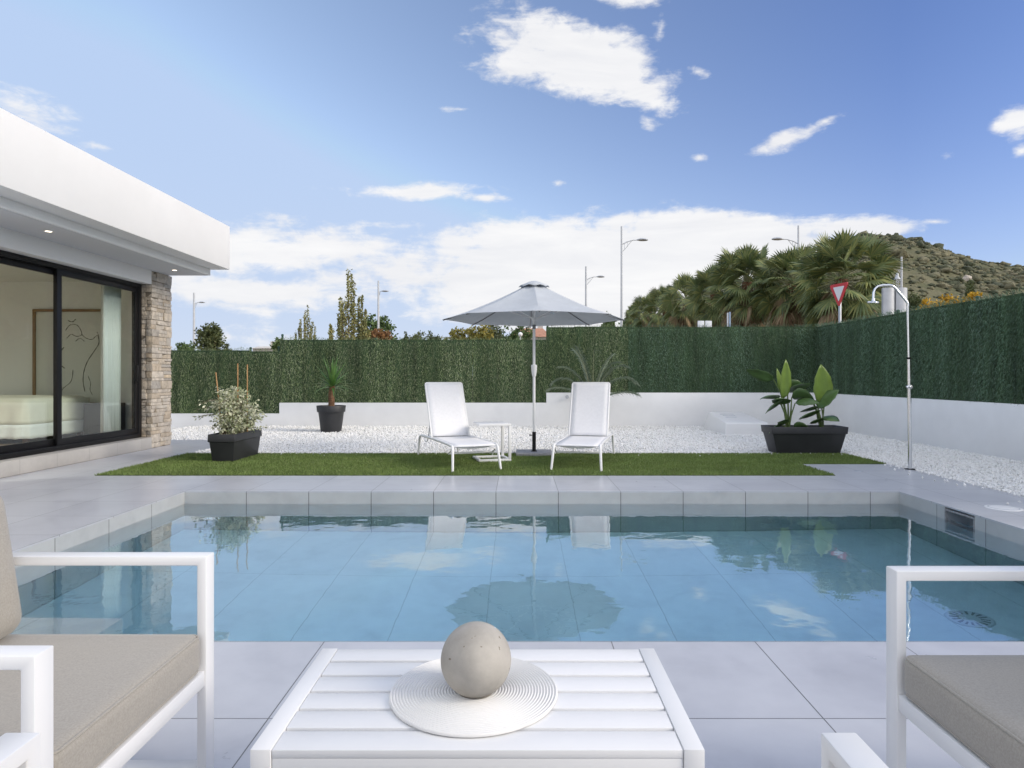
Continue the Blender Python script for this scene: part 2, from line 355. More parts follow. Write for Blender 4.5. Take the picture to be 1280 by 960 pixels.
def cushion(w, d, h, r=0.03, puff=0.012, n=14):
    """rounded, slightly puffed box centred on x,y with its base at z=0"""
    vs, fs = {}, []
    out = MB()
    def pt(u):
        p = np.array([u[0]*w/2, u[1]*d/2, u[2]*h/2]); lim = np.array([w/2-r, d/2-r, h/2-r])
        q = np.clip(p, -lim, lim); e = p - q; L = np.linalg.norm(e)
        if L > 1e-9: p = q + e/L*r
        k = (1-u[0]**2)*(1-u[1]**2)
        p[2] += (puff*k if u[2] > 0 else -puff*.3*k)*abs(u[2])
        p[0] += puff*.5*(1-u[1]**2)*(1-u[2]**2)*u[0]; p[1] += puff*.5*(1-u[0]**2)*(1-u[2]**2)*u[1]
        return (p[0], p[1], p[2] + h/2)
    g = np.sin(np.linspace(-math.pi/2, math.pi/2, n+1))
    for ax in range(3):
        for sg in (-1, 1):
            b = len(out.v); 
            for i in range(n+1):
                for j in range(n+1):
                    u = [0,0,0]; u[ax] = sg; u[(ax+1)%3] = g[i]; u[(ax+2)%3] = g[j]; out.v.append(pt(u))
            for i in range(n):
                for j in range(n):
                    a = b+i*(n+1)+j; out.f.append((a, a+1, a+n+2, a+n+1))
    me = MB(); bm = bmesh.new(); vv = [bm.verts.new(v) for v in out.v]
    for f in out.f:
        bm.faces.new([vv[i] for i in f])
    bmesh.ops.remove_doubles(bm, verts=bm.verts, dist=1e-4)
    bm.verts.index_update()
    me.v = [tuple(v.co) for v in bm.verts]; me.f = [tuple(v.index for v in f.verts) for f in bm.faces]; bm.free()
    return me
def loop_of(w, d, z, r, n=6):
    pts = []
    for k, (sx, sy) in enumerate(((1,1),(-1,1),(-1,-1),(1,-1))):
        for i in range(n+1):
            a = math.pi/2*(k + i/n); pts.append((sx*(w/2-r)+r*math.cos(a), sy*(d/2-r)+r*math.sin(a), z))
    return pts + [pts[0], pts[1]]

# ------------------------------------------------------------------ setting: ground, paving, pool, gravel, turf
PX0, PX1, PY0, PY1 = -3.23, 3.70, 2.77, 6.36     # pool
DX1 = 4.70                                        # right edge of paving
WX, WY = 6.60, 14.50                              # inner faces of garden walls
BIG = 2600
g = MB()
for (x0,x1,y0,y1) in ((-BIG,-12.2,-BIG,BIG),(6.9,BIG,-BIG,BIG),(-12.2,6.9,-BIG,-7),(-12.2,6.9,14.78,BIG)):
    g.box(x0,x1,y0,y1,-1.2,-0.12)
struct('ground', g, M['earth'])
d = MB()
d.box(-5.66, PX0, -7, 7.37, -0.012, 0); d.box(PX0, PX1, -7, PY0, -0.012, 0); d.box(PX1, DX1, -7, 7.37, -0.012, 0)
d.box(-5.66, -4.75, 7.37, 10.15, -0.012, 0); d.box(-7.2, -4.75, 10.15, 11.6, -0.012, 0)
struct('pool_deck', d, M['deck'])
d = MB(); d.box(PX0, PX1, PY1, 7.37, -0.012, 0); d.box(3.57, DX1, 7.37, 8.33, -0.012, 0)
struct('coping_paving', d, M['deck'])
# pool shell
b = MB(); b.box(PX0-.25, PX1+.25, PY0-.25, PY1+.25, -1.5, -1.22); struct('pool_floor', b, M['pool_f'])
b = MB(); b.box(PX0-.25, PX1+.25, PY1, PY1+.25, -1.22, -0.0125); b.box(PX0-.25, PX1+.25, PY0-.25, PY0, -1.22, -0.0125)
struct('pool_end_walls', b, M['pool_x'])
b = MB(); b.box(PX0-.25, PX0, PY0, PY1, -1.22, -0.0125)
SK0, SK1 = 5.31, 5.68
b.box(PX1, PX1+.25, PY0, SK0, -1.22, -0.0125); b.box(PX1, PX1+.25, SK1, PY1, -1.22, -0.0125); b.box(PX1, PX1+.25, SK0, SK1, -1.22, -0.24)
struct('pool_side_walls', b, M['pool_y'])
b = MB(); b.box(PX0, PX0+1.05, PY0, PY0+.85, -1.22, -0.42); b.box(PX0, PX0+1.6, PY0, PY0+.85, -1.219, -0.72)
struct('pool_steps', b, M['pool_f'])
b = MB(); b.box(PX0-.04, PX1+.04, PY0-.04, PY1+.04, -1.3, -0.12); struct('water', b, M['water'])
# garden gravel
b = MB()
b.box(-4.75, WX, 9.42, WY, -.13, -.018); b.box(-12, -4.75, 11.6, WY, -.13, -.018); b.box(-12,-7.2,10.76,11.6,-.13,-.018)
b.box(DX1, WX, -7, 9.42, -.13, -.018)
struct('gravel_bed', b, M['gravelbase'])
def stones():
    def reg(x0,x1,y0,y1,dens): n = int((x1-x0)*(y1-y0)*dens); return np.c_[rng.uniform(x0,x1,n), rng.uniform(y0,y1,n)]
    P = np.concatenate([reg(DX1+.02,WX,5.2,9.42,2600), reg(-4.73,WX,9.43,11.5,1300), reg(-7.2,WX,11.5,WY,900), reg(DX1+.02,WX,1.5,5.2,500), np.c_[4.7-rng.exponential(.10,60), rng.uniform(5.5,8.3,60)], np.c_[rng.uniform(-4.6,4.6,90), 9.42-rng.exponential(.07,90)]])
    n = len(P); s = np.where(P[:,1] < 9.42, rng.uniform(.009,.019,n), rng.uniform(.013,.024,n))
    base = np.array([(1,0,0),(-1,0,0),(0,1,0),(0,-1,0),(0,0,.8),(0,0,-.8)], float)
    fc = np.array([(0,2,4),(2,1,4),(1,3,4),(3,0,4),(2,0,5),(1,2,5),(3,1,5),(0,3,5)])
    V = base[None] * (1 + rng.uniform(-.45,.45,(n,6,1))) * rng.uniform(.6,1.25,(n,1,3)) + rng.normal(0,.12,(n,6,3))
    q = rng.normal(size=(n,4)); q /= np.linalg.norm(q,axis=1,keepdims=True); w,x,y,z = q.T
    Rm = np.stack([1-2*(y*y+z*z),2*(x*y-z*w),2*(x*z+y*w),2*(x*y+z*w),1-2*(x*x+z*z),2*(y*z-x*w),2*(x*z-y*w),2*(y*z+x*w),1-2*(x*x+y*y)],1).reshape(n,3,3)
    V = np.einsum('nij,nkj->nki', Rm, V) * s[:,None,None]
    zz = np.where((P[:,0] < DX1) & (P[:,1] < 9.42), .012, -.012 + rng.uniform(0,.016,n)) + .02*np.clip((P[:,1]-13.6)/.9,0,1)*rng.random(n)
    V += np.c_[P, zz][:,None,:]
    Fc = (fc[None] + (np.arange(n)*6)[:,None,None]).reshape(-1,3)
    o = np_mesh('gravel', V, Fc, M['stone']); tag(o, 'loose white marble gravel covering the beds beside the paving', 'gravel', kind='stuff')
stones()
# artificial turf
TX0, TX1, TXB, TY0, TYS, TY1 = -4.75, 3.57, 4.68, 7.37, 8.33, 9.42
b = MB(); b.box(TX0, TX1, TY0, TY1, -.02, .006); b.box(TX1, TXB, TYS, TY1, -.02, .006)
struct('turf_sheet', b, M['turfbase'])
def turf():
    n = 150000
    P = np.c_[rng.uniform(TX0,TXB,n), rng.uniform(TY0,TY1,n)]
    P = P[~((P[:,0] > TX1) & (P[:,1] < TYS))]; n = len(P)
    h = rng.uniform(.014,.030,n); a = rng.uniform(0,6.283,n); w = rng.uniform(.003,.0055,n)
    root = np.c_[P, np.full(n,.004)]
    lean = np.c_[rng.normal(0,.010,n), rng.normal(-.004,.009,n), h]
    s = np.c_[np.cos(a)*w, np.sin(a)*w, np.zeros(n)]
    V = np.stack([root-s, root+s, root+lean],1)
    o = np_mesh('turf', V, np.arange(3*n).reshape(n,3), M['turf']); tag(o, 'short green artificial grass strip beyond the pool', 'turf', kind='stuff')
turf()

# ------------------------------------------------------------------ garden walls and hedge fences
S1, S2 = -5.27, 0.637
b = MB(); b.prism([(-12,-.1),(WX+.25,-.1),(WX+.25,.75),(S2,.75),(S2,.527),(S1,.527),(S1,.289),(-12,.289)], WY, WY+.22)
bw = b.build('garden_wall', M['wallpaint'], bevel=.006); tag(bw, 'low white rendered wall in three steps across the back of the garden', 'wall')
b = MB(); b.box(WX, WX+.22, -7, WY, -.1, .748)
tag(b.build('garden_wall', M['wallpaint'], bevel=.006), 'long low white wall beside the gravel on the right', 'wall')

def hedge_panel(t, axis, a0, a1, c, z0, z1, m, dens=3000, face=-1):
    """roll of artificial hedge along axis ('x' or 'y') at constant c, bristling towards face"""
    b = MB()
    if axis == 'x': b.box(a0, a1, c, c+.03, z0, z1-.03)
    else: b.box(c, c+.03, a0, a1, z0, z1-.03)
    p = b.build('hedge_roll', M['hedgeback'], t)
    n = int((a1-a0)*(z1-z0)*dens*1.5)
    A = rng.uniform(a0,a1,n); Z = z0 + (z1-z0)*rng.random(n)
    top = rng.normal(0,.014,n) + .012*np.sin(A*2.3+a0) + .010*np.sin(A*11.0) + .016*(rng.random(n) < .1)
    Z = Z + top*(Z > z1-.15)
    out = face*rng.uniform(-.01,.045,n)
    back = rng.random(n) < .18; out = np.where(back & (Z > z1-.3), -face*.03 + out*0, out)
    P = np.c_[A, c+out, Z] if axis == 'x' else np.c_[c+out, A, Z]
    dv = np.c_[rng.normal(0,.20,n), rng.normal(face*.38,.22,n), rng.normal(-1.0,.35,n)]
    up = Z > z1-.06; dv[up,2] = np.abs(dv[up,2])*.6
    if axis == 'y': dv = dv[:,[1,0,2]]
    dv = unit(dv); L = rng.uniform(.025,.055,n)[:,None]; w = rng.uniform(.003,.0055,n)[:,None]
    s = unit(np.cross(dv, rng.normal(size=(n,3))))*w
    V = np.stack([P-s, P+s, P+dv*L],1)
    np_mesh('bristles', V, np.arange(3*n).reshape(n,3), m, p)
def post(t, x, y, z0, z1):
    b = MB(); b.tube([(x,y,z0),(x,y,z1)], .024, 10); b.lathe([(.03,0),(.03,.02),(.012,.035)], 10, (x,y,z1)); b.build('post', M['greenpost'], t, smooth=40)
HY = WY + .06
t = thing('hedge_fence', 'lowest green artificial hedge fence beside the stone pillar', 'fence')
hedge_panel(t,'x',-10.5,-5.935,HY,.292,1.72,M['hedge']); hedge_panel(t,'x',-5.932,S1-.004,HY,.292,1.70,M['hedge'])
post(t,-5.945,HY+.05,.28,1.73); post(t,S1-.05,HY+.06,.28,1.75)
t = thing('hedge_fence', 'middle green artificial hedge fence behind the potted yucca and left lounger', 'fence')
for a,bb in ((S1-.003,-3.163),(-3.158,-1.0),(-.996,S2-.004)): hedge_panel(t,'x',a,bb,HY+.01*(a>-1.1),.53,1.955,M['hedge'])
post(t,S1+.03,HY+.06,.52,2.02); post(t,-3.16,HY+.05,.52,1.93)
t = thing('hedge_fence', 'tallest back stretch of green artificial hedge fence behind the feathery palm', 'fence')
for k,(a,bb) in enumerate(((S2-.003,1.25),(1.253,2.45),(2.453,4.6),(4.603,WX+.07))): hedge_panel(t,'x',a,bb,HY+.012*(k%2),.753,2.235+.012*(k%2),M['hedge'] if k<2 else M['hedgeshade'])
post(t,S2+.03,HY+.06,.75,2.30)
t = thing('hedge_fence', 'long green artificial hedge fence on the right wall behind the shower', 'fence')
for k,(a,bb) in enumerate(((11.6,WY),(9.6,11.597),(8.2,9.597),(4.5,8.197))): hedge_panel(t,'y',a,bb+(.08 if bb==WY else 0),WX+.05+.01*(k%2),.75,2.245+.01*(k%2),M['hedgeshade'], 3200)
for y in (11.6,9.6,8.2): post(t,WX+.13,y,.74,2.26)
# small fixture on back wall
b = MB(); b.lathe([(.0,-.05),(.035,-.05),(.04,0)],14); b.xf(Matrix.Rotation(R(-90),4,'X'))
o = b.build('wall_light', M['galv'], loc=(wx(709,WY),WY-.02,wz(496,WY)), smooth=40); tag(o,'tiny round dark fixture on the white back wall','wall light')

# ------------------------------------------------------------------ house
H = thing('house', 'flat-roofed white house with stone pillar and black sliding windows', 'house', (-8.5,4.5,0))
HL = Matrix.Translation((8.5,-4.5,0))
def hp(name, mb, m, parent=None, **kw):
    if parent is None or parent is H: return mb.xf(HL).build(name, m, H, **kw)
    return mb.xf(HL).build(name, m, parent, **kw)
hp('plinth_step', MB().box(-11.9,-5.66,-5,10.15,0.002,.172), M['decksand'], bevel=.003)
hp('interior_floor', MB().box(-11.6,-5.96,5.2,10.44,.172,.186), M['floor'])
b = MB(); b.box(-11.9,-5.9,10.44,10.72,0.002,2.75); b.box(-11.9,-11.6,5,10.44,.172,.85); b.box(-11.9,-11.6,5,10.44,2.35,2.75)
b.box(-11.9,-11.6,9.6,10.44,.85,2.35); b.box(-11.9,-11.6,5,5.6,.85,2.35); b.box(-11.9,-5.96,5.0,5.2,.172,2.75); b.box(-5.95,-5.70,-5,6.55,.172,2.54); b.box(-11.9,-11.7,-5,5,.172,2.75); b.box(-11.7,-5.95,-5,-4.8,.172,2.75)  # west wall opening is unseen, added to let light into the bedroom
hp('wall', b, M['interior'])
hp('ceiling', MB().box(-11.6,-5.96,5.2,10.44,2.62,2.75), M['interior'])
hp('lintel', MB().box(-5.955,-5.66,-5,10.148,2.54,2.753), M['plaster'], bevel=.004)
sof = hp('roof_overhang', MB().box(-11.95,-5.0,-5,10.68,2.755,2.86), M['plaster'], bevel=.004)
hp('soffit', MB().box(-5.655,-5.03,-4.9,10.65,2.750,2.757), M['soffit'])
hp('roof_fascia', MB().box(-12.1,-4.72,-5.2,10.76,2.862,3.57), M['plaster'], bevel=.006)
for y in (1.9, 4.65, 7.37, 10.08):
    b = MB(); b.lathe([(.034,0),(.048,0),(.050,-.006),(.034,-.006),(.034,0)],24,(-5.27,y,2.749),False); dl = hp('downlight', b, M['metal'])
    b = MB(); b.lathe([(.0,-.004),(.033,-.004)],24,(-5.27,y,2.749),False); hp('lamp', b, M['lit'], dl)
for k,(x,y) in enumerate(((-6.9,6.1),(-8.6,6.1),(-10.6,7.4))):
    b = MB(); b.lathe([(.045,0),(.06,0),(.06,-.006),(.045,-.006),(.045,0)],20,(x,y,2.6195),False); dl = hp('downlight', b, M['metal'])
    b = MB(); b.lathe([(.0,-.004),(.044,-.004)],20,(x,y,2.6195),False); hp('lamp', b, M['lit'], dl)
    L_ = bpy.data.lights.new('bedroom_lamp','SPOT'); L_.energy = 80; L_.color = (1,.96,.87); L_.shadow_soft_size = .05; L_.spot_size = R(140); L_.spot_blend = .8
    lo = bpy.data.objects.new('bedroom_lamp',L_); COL.objects.link(lo); lo.location = (x,y,2.58)
# stone pillar built of split courses
def pillar():
    core = MB().box(-5.93,-5.68,10.17,10.72,.002,2.748); pc = hp('stone_pillar', core, M['mortar'])
    b = MB(); z = 0.004
    X0, X1, Y0, Y1 = -5.93,-5.68,10.17,10.73
    def stone(x0,x1,y0,y1,z0,z1,j=.006):
        k = len(b.v); b.box(x0,x1,y0,y1,z0,z1)
        for i in range(k,len(b.v)):
            v = b.v[i]; b.v[i] = (v[0]+random.uniform(-j,j), v[1]+random.uniform(-j,j), v[2]+random.uniform(-j*.6,j*.6))
    while z < 2.73:
        h = min(random.choice([.045,.06,.075,.09,.11,.13]), 2.748-z)
        if 2.748-z-h < .035: h = 2.748-z
        # +x face, first stone turns the corner
        y = Y0 - random.uniform(.005,.022); first = True
        while y < Y1-.01:
            L = random.uniform(.14,.42); y2 = min(y+L, Y1+random.uniform(.0,.012))
            if Y1-y2 < .08: y2 = Y1+.008
            sub = [(z, z+h)] if (h < .08 or random.random() < .55) else [(z, z+h*.5), (z+h*.5, z+h)]
            for a, c in sub:
                pr = random.uniform(.002,.024)
                stone(X1-.07, X1+pr, y+.003, y2-.003, a+.003, c-.003)
            y = y2; first = False
        x = X1-.0-random.uniform(.06,.09)
        while x > X0+.01:
            L = random.uniform(.10,.26); x2 = max(x-L, X0)
            if x2-X0 < .05: x2 = X0
            sub = [(z, z+h)] if (h < .08 or random.random() < .5) else [(z, z+h*.5), (z+h*.5, z+h)]
            for a, c in sub:
                if c < .18: continue
                if a < .18: a = .178
                stone(x2+.003, x-.003, Y0-random.uniform(.002,.020), Y0+.05, a+.003, min(c,2.536)-.003 if a < 2.53 else a+.004)
            x = x2
        z += h
    hp('stone_cladding', b, M['ledger'], pc, bevel=.006)
pillar()
# sliding window
WYA, WYB, WZA, WZB, GX = 6.55, 10.14, .186, 2.538, -5.86
b = MB(); b.ring((WYA,WYB,WZA-.01,WZB),(WYA+.06,WYB-.06,WZA+.05,WZB-.06),GX-.07,GX+.05,'x')
wf = hp('sliding_window', b, M['black'], bevel=.003)
def sash(y0,y1,x):
    b = MB(); b.ring((y0,y1,WZA+.042,WZB-.052),(y0+.085,y1-.085,WZA+.135,WZB-.135),x-.02,x+.02,'x'); s = hp('sash', b, M['black'], wf, bevel=.003)
    hp('glass_pane', MB().box(x-.005,x+.005,y0+.08,y1-.08,WZA+.13,WZB-.13), M['glass'], wf)
sash(WYA+.05,8.44,GX-.036); sash(8.30,WYB-.05,GX+.016)
b = MB(); b.tube([(GX+.04,9.99,1.02),(GX+.075,9.99,1.02),(GX+.075,9.99,1.28),(GX+.04,9.99,1.28)],.011,8); hp('window_handle', b, M['black'], wf, smooth=50)

# inside the bedroom
b = MB()
P = thing('framed_picture', 'large framed ink drawing on the bedroom wall behind the glass', 'picture', (-7.12,10.438,1.42))
b.ring((-.57,.57,-.76,.76),(-.53,.53,-.72,.72),-.045,0,'y'); b.build('picture_frame', M['wood'], P, bevel=.004)
MB().box(-.53,.53,-.018,-.002,-.72,.72).build('paper', M['paper'], P)
b = MB()
def ink(pts, r=.006):
    r *= .7
    k = len(pts); q = []
    for i in range(k-1):
        for s_ in range(6):
            t_ = s_/6; p0 = pts[max(i-1,0)]; p1 = pts[i]; p2 = pts[i+1]; p3 = pts[min(i+2,k-1)]
            q.append(tuple(.5*((2*p1[a])+(-p0[a]+p2[a])*t_+(2*p0[a]-5*p1[a]+4*p2[a]-p3[a])*t_*t_+(-p0[a]+3*p1[a]-3*p2[a]+p3[a])*t_**3) for a in (0,1)))
    q.append(pts[-1]); b.tube([(x,-.021,z) for x,z in q], [r*(.5+.7*abs(math.sin(i*.7))) for i in range(len(q))], 5)
ink([(-.06,.42),(.0,.50),(.09,.52),(.16,.47),(.2,.36),(.12,.33),(.03,.36),(-.04,.30)]); ink([(.2,.36),(.27,.30),(.36,.28),(.42,.33),(.46,.35),(.44,.40)])
ink([(.46,.35),(.47,.22),(.4,.1),(.3,-.05),(.24,-.2),(.22,-.38),(.25,-.55)],.008); ink([(.06,-.2),(.03,-.38),(-.1,-.5),(-.14,-.62)]); ink([(-.08,.16),(-.16,.05),(-.15,-.1),(-.07,-.18)],.010)
ink([(.3,-.3),(.34,-.42),(.33,-.52),(.37,-.6)],.005); ink([(-.02,.58),(.05,.56),(.1,.6)],.009); ink([(.1,.25),(.17,.3),(.24,.25)],.005)
b.build('ink_drawing', M['ink'], P)
B = thing('bed', 'double bed with cream bedspread and white fringed throw inside the bedroom', 'bed', (-7.72,9.55,.186))
MB().box(-1.0,.93,-.52,.75,.10,.30).build('bed_base', M['wood'], B, bevel=.01)
for sx in (-.9,.85):
    for sy in (-.45,.68): MB().box(sx,sx+.06,sy,sy+.06,0,.10).build('leg', M['wood'], B)
b = cushion(2.0,1.36,.34,.10,.02,18).xf(Matrix.Translation((-.02,.115,.29))); b.build('bedspread', M['bedspread'], B, smooth=180)
# hanging bedspread sides with a white fringed hem: gently folded sheets round the side and foot
path = [(-1.02+(1.9*i/60),-.60) for i in range(61)] + [(.93+.09*math.sin(a_),-.51-.09*math.cos(a_)) for a_ in np.linspace(.1,1.57,8)] + [(1.03,-.5+1.2*i/20) for i in range(1,21)]
for nm, mt, zs in (('bedspread_drop','bedspread',(.60,.52,.42,.32,.27)), ('throw_hem','throw',(.268,.22,.17,.12,.08))):
    b = MB(); vs = []
    for i,(x,y) in enumerate(path):
        for k,z in enumerate(zs):
            q = (.60-z)/.5; w_ = .014*math.sin(i*.55+math.sin(i*.21)*2)*q+.02*q+(.004 if nm == 'throw_hem' else 0)
            nx, ny = (0,-1) if i < 61 else ((1,0) if i > 68 else (.7,-.7))
            vs.append((x+nx*w_, y+ny*w_, z-(random.uniform(0,.012) if k == 4 and nm == 'throw_hem' else 0)))
    K = len(path); b.add(vs, [(i*5+k,(i+1)*5+k,(i+1)*5+k+1,i*5+k+1) for i in range(K-1) for k in range(4)])
    o = b.build(nm, M[mt], B, smooth=180); md = o.modifiers.new('s','SOLIDIFY'); md.thickness = .006
b = MB(); K = 60; vs = []
for i in range(K):
    y = 9.66+.42*i/(K-1); x = -6.12+.035*math.sin(i*1.05)+.012*math.sin(i*2.7)
    vs += [(x,y,.20),(x*.999,y,2.58)]
b.add(vs,[(2*i,2*i+2,2*i+3,2*i+1) for i in range(K-1)])
o = b.build('curtain', M['curtain'], smooth=180); md = o.modifiers.new('s','SOLIDIFY'); md.thickness = .003
tag(o,'sheer pale blue curtain hanging at the window edge inside the bedroom','curtain')
b = MB(); b.box(-6.62,-6.2,10.0,10.38,.186,.70)
tag(b.build('nightstand', M['dark_plastic'], bevel=.01), 'small dark bedside cabinet between the bed and curtain', 'nightstand')

# ------------------------------------------------------------------ patio furniture
TB = .05
def armchair(name, label, W, D, loc, rz, seat_w=None):
    """faces +x locally, origin at floor centre of the front edge"""
    t = thing(name, label, 'sofa' if W > 1 else 'armchair', loc, rz)
    for s in (-1, 1):
        y0, y1 = (W/2-TB, W/2) if s > 0 else (-W/2, -W/2+TB)
        MB().ring((-D,0,0.004,.62),(-D+.026,-.026,.03,.594),y0,y1,'y').build('arm_frame', M['metal'], t, bevel=.003)
    for xa, xb in ((-.046,-.004),(-D+.01,-D+.05)): MB().box(xa,xb,-W/2+TB,W/2-TB,.262,.305).build('seat_rail', M['metal'], t, bevel=.003)
    b = MB()
    for k in range(7):
        x = -D+.08+k*(D-.16)/7; b.box(x,x+.05,-W/2+TB,W/2-TB,.285,.303)
    b.build('seat_slats', M['metal'], t, bevel=.002)
    b = MB(); b.ring((-W/2+TB,W/2-TB,.33,.70),(-W/2+TB+.04,W/2-TB-.04,.37,.66),-D+.005,-D+.04,'x'); b.build('backrest_frame', M['metal'], t, bevel=.003)
    cw = W-2*TB-.012; cd = D-.03
    sc_ = cushion(cw,cd,.108,.024,.008,20); xs = -.006-cd/2
    o = sc_.xf(Matrix.Translation((0,0,0)) @ Matrix.Rotation(R(90),4,'Z')).build('seat_cushion', M['fabric'], t, loc=(xs,0,.306), smooth=180)
    b = MB(); b.tube(loop_of(cd-.010,cw-.010,.1,.022),.0035,6,False); b.tube(loop_of(cd-.010,cw-.010,.008,.022),.0035,6,False)
    b.build('piping', M['fabric'], o, smooth=180)
    nb = 1 if W < 1 else 2
    for k in range(nb):
        bw_ = cw/nb-.006; yc = 0 if nb == 1 else (-.5+k)*cw/nb
        bc = cushion(bw_, .17, .40, .05, .02, 18)
        bc.xf(Matrix.Rotation(R(-9),4,'Y') @ Matrix.Rotation(R(90),4,'Z'))
        bc.build('back_cushion', M['fabric'], t, loc=(-D+.165,yc,.415), smooth=180)
    return t
armchair('patio_armchair', 'white framed armchair with taupe cushions left of the coffee table', .695, .72, (-.862,1.518,0), 0)
armchair('patio_armchair', 'white framed armchair with taupe seat cushion right of the coffee table', .695, .72, (.971,1.383,0), math.pi)
armchair('patio_sofa', 'white framed sofa whose two arm ends show at the bottom edge', 1.195, .72, (-.122,.922,0), math.pi/2)

t = thing('coffee_table', 'low white slatted coffee table carrying the concrete ball', 'coffee table', (-.0775,1.50,0))
TW, TD, TH = .877, .472, .40
for s in (-1,1):
    x0 = s*TW/2; x1 = s*(TW/2-.04)
    MB().box(min(x0,x1),max(x0,x1),-TD/2,TD/2,TH-.075,TH).build('end_rail', M['metal'], t, bevel=.002)
gp, x1 = .0115, TW/2-.0415; sw = (TD-.004-5*gp)/6
for k in range(6):
    y = -TD/2+.002+k*(sw+gp); MB().box(-x1,x1,y,y+sw,TH-.018,TH-.002).build('slat', M['metal'], t, bevel=.0015)
for s in (-1,1):
    y0 = -TD/2+.003 if s < 0 else TD/2-.028
    MB().box(-x1,x1,y0,y0+.025,TH-.075,TH-.0185).build('apron', M['metal'], t, bevel=.0015)
    for s2 in (-1,1):
        xx = -TW/2 if s2 < 0 else TW/2-.045; yy = -TD/2 if s < 0 else TD/2-.045
        MB().box(xx+.001,xx+.039,yy+.001,yy+.044,0,TH-.0755).build('leg', M['metal'], t, bevel=.0015)
o = MB()
o.box(-.02,.02,-TD/2+.04,TD/2-.04,TH-.045,TH-.0185); o.build('crossbar', M['metal'], t)
# placemat: spiral cord relief
prof = [(0.0,.004)]
k = 27
for i in range(k):
    r0 = .008+i*(.19-.008)/k; dr = (.19-.008)/k
    for q in range(5): prof.append((r0+dr*q/5, .0035+.0040*abs(math.sin(math.pi*q/5))))
prof += [(.19,.003),(.189,.0),(0.0,.0)]
o = MB().lathe(prof,96).build('placemat', M['mat'], loc=(-.099,1.494,TH+.0005), smooth=60); tag(o,'round white woven placemat under the concrete ball','placemat')
prof = []; rr = .0795
for i in range(41):
    th = -math.pi/2+math.pi*i/40; r_ = rr*math.cos(th); z_ = rr*math.sin(th)*(1.03 if th > 0 else .98)
    if z_ < -.066: r_ = min(r_, .047+(z_+.078)*.5)
    prof.append((max(r_,0), max(z_,-.070)))
prof = [(0,-.070)] + [p for p in prof if p[1] > -.0699] ; prof.insert(1,(.040,-.0702))
prof[-1] = (0, prof[-1][1])
o = MB().lathe(prof,64).build('concrete_ball', M['concrete'], loc=(wx(595,1.485),1.485,TH+.0715+.0065), smooth=70); tag(o,'weathered grey concrete ball on the white placemat','ornament')

# ------------------------------------------------------------------ loungers, side table, parasol
def lounger(label, loc, rz):
    t = thing('sun_lounger', label, 'sun lounger', loc, rz, 'sun loungers on the turf')
    r = .016
    for s in (-1,1):
        MB().tube([(s*.275,.02,.292),(s*.275,.4,.300),(s*.275,1.1,.297),(s*.275,1.60,.285),(s*.278,1.66,.272)],r,10).build('side_rail', M['metal'], t, smooth=60)
        MB().tube([(s*.275,.022,.292),(s*.277,-.012,.283),(s*.279,-.024,.25),(s*.286,-.052,.14),(s*.296,-.085,.004)],[r,r,r,r,r*.9],10).build('leg', M['metal'], t, smooth=60)
        MB().tube([(s*.278,1.64,.276),(s*.280,1.675,.255),(s*.285,1.70,.14),(s*.292,1.725,.004)],[r,r,r,r*.9],10).build('leg', M['metal'], t, smooth=60)
    # seat sling
    b = MB(); n = 16; vs = []
    for i in range(n+1):
        y = -.005+1.08*i/n; sag = .012*math.sin(math.pi*i/n)
        z = .306 - (.010*max(0,1-i/2.0))
        for k in range(7):
            u = -1+k/3; vs.append((u*.262, y, z-sag*(1-u*u)-(.006 if i == 0 else 0)))
    b.add(vs,[(i*7+k,i*7+k+1,(i+1)*7+k+1,(i+1)*7+k) for i in range(n) for k in range(6)])
    o = b.build('seat_sling', M['sling'], t, smooth=180); md = o.modifiers.new('s','SOLIDIFY'); md.thickness = .012
    an = R(63); L = .79; y0, z0 = 1.075, .312
    def bp(u,v,dn=0): return (u, y0+v*math.cos(an)+dn*math.sin(an), z0+v*math.sin(an)-dn*math.cos(an))
    b = MB(); vs = []
    for i in range(n+1):
        for k in range(7):
            u = -1+k/3; vs.append(bp(u*.266, L*i/n, .010*(1-u*u)*math.sin(math.pi*i/n)))
    b.add(vs,[(i*7+k,i*7+k+1,(i+1)*7+k+1,(i+1)*7+k) for i in range(n) for k in range(6)])
    o = b.build('backrest_sling', M['sling'], t, smooth=180); md = o.modifiers.new('s','SOLIDIFY'); md.thickness = .010
    b = MB(); b.tube([bp(-.258,-.01),bp(-.258,L-.02),bp(-.245,L),bp(.245,L),bp(.258,L-.02),bp(.258,-.01)],.0135,10); b.build('backrest_frame', M['metal'], t, smooth=60)
    b = MB(); b.tube([(-.27,.05,.29),(-.15,.05,.268),(0,.05,.258),(.15,.05,.268),(.27,.05,.29)],.011,8); b.build('front_bow', M['metal'], t, smooth=60)
    b = MB(); b.tube([(-.28,.16,.19),(.28,.16,.19)],.011,8); b.tube([(-.275,.05,.24),(-.28,.16,.19)],.009,6); b.tube([(.275,.05,.24),(.28,.16,.19)],.009,6); b.build('crossbar', M['metal'], t, smooth=60)
    b = MB(); b.tube([(-.24,1.38,.285),(.24,1.38,.285)],.011,8); b.tube([bp(-.22,.38,.02),(-.22,1.40,.285)],.009,6); b.tube([bp(.22,.38,.02),(.22,1.40,.285)],.009,6)
    b.tube([(-.285,1.15,.285),(-.29,1.22,.23),(-.285,1.32,.235),(-.28,1.42,.28)],.006,6); b.build('back_support', M['metal'], t, smooth=60)
lounger('white mesh sun lounger left of the parasol, beside the small side table', (-.505,7.76,0.006), R(21.3))
lounger('white mesh sun lounger right of the parasol, in front of the feathery palm', (.705,7.78,0.006), R(-13.0))

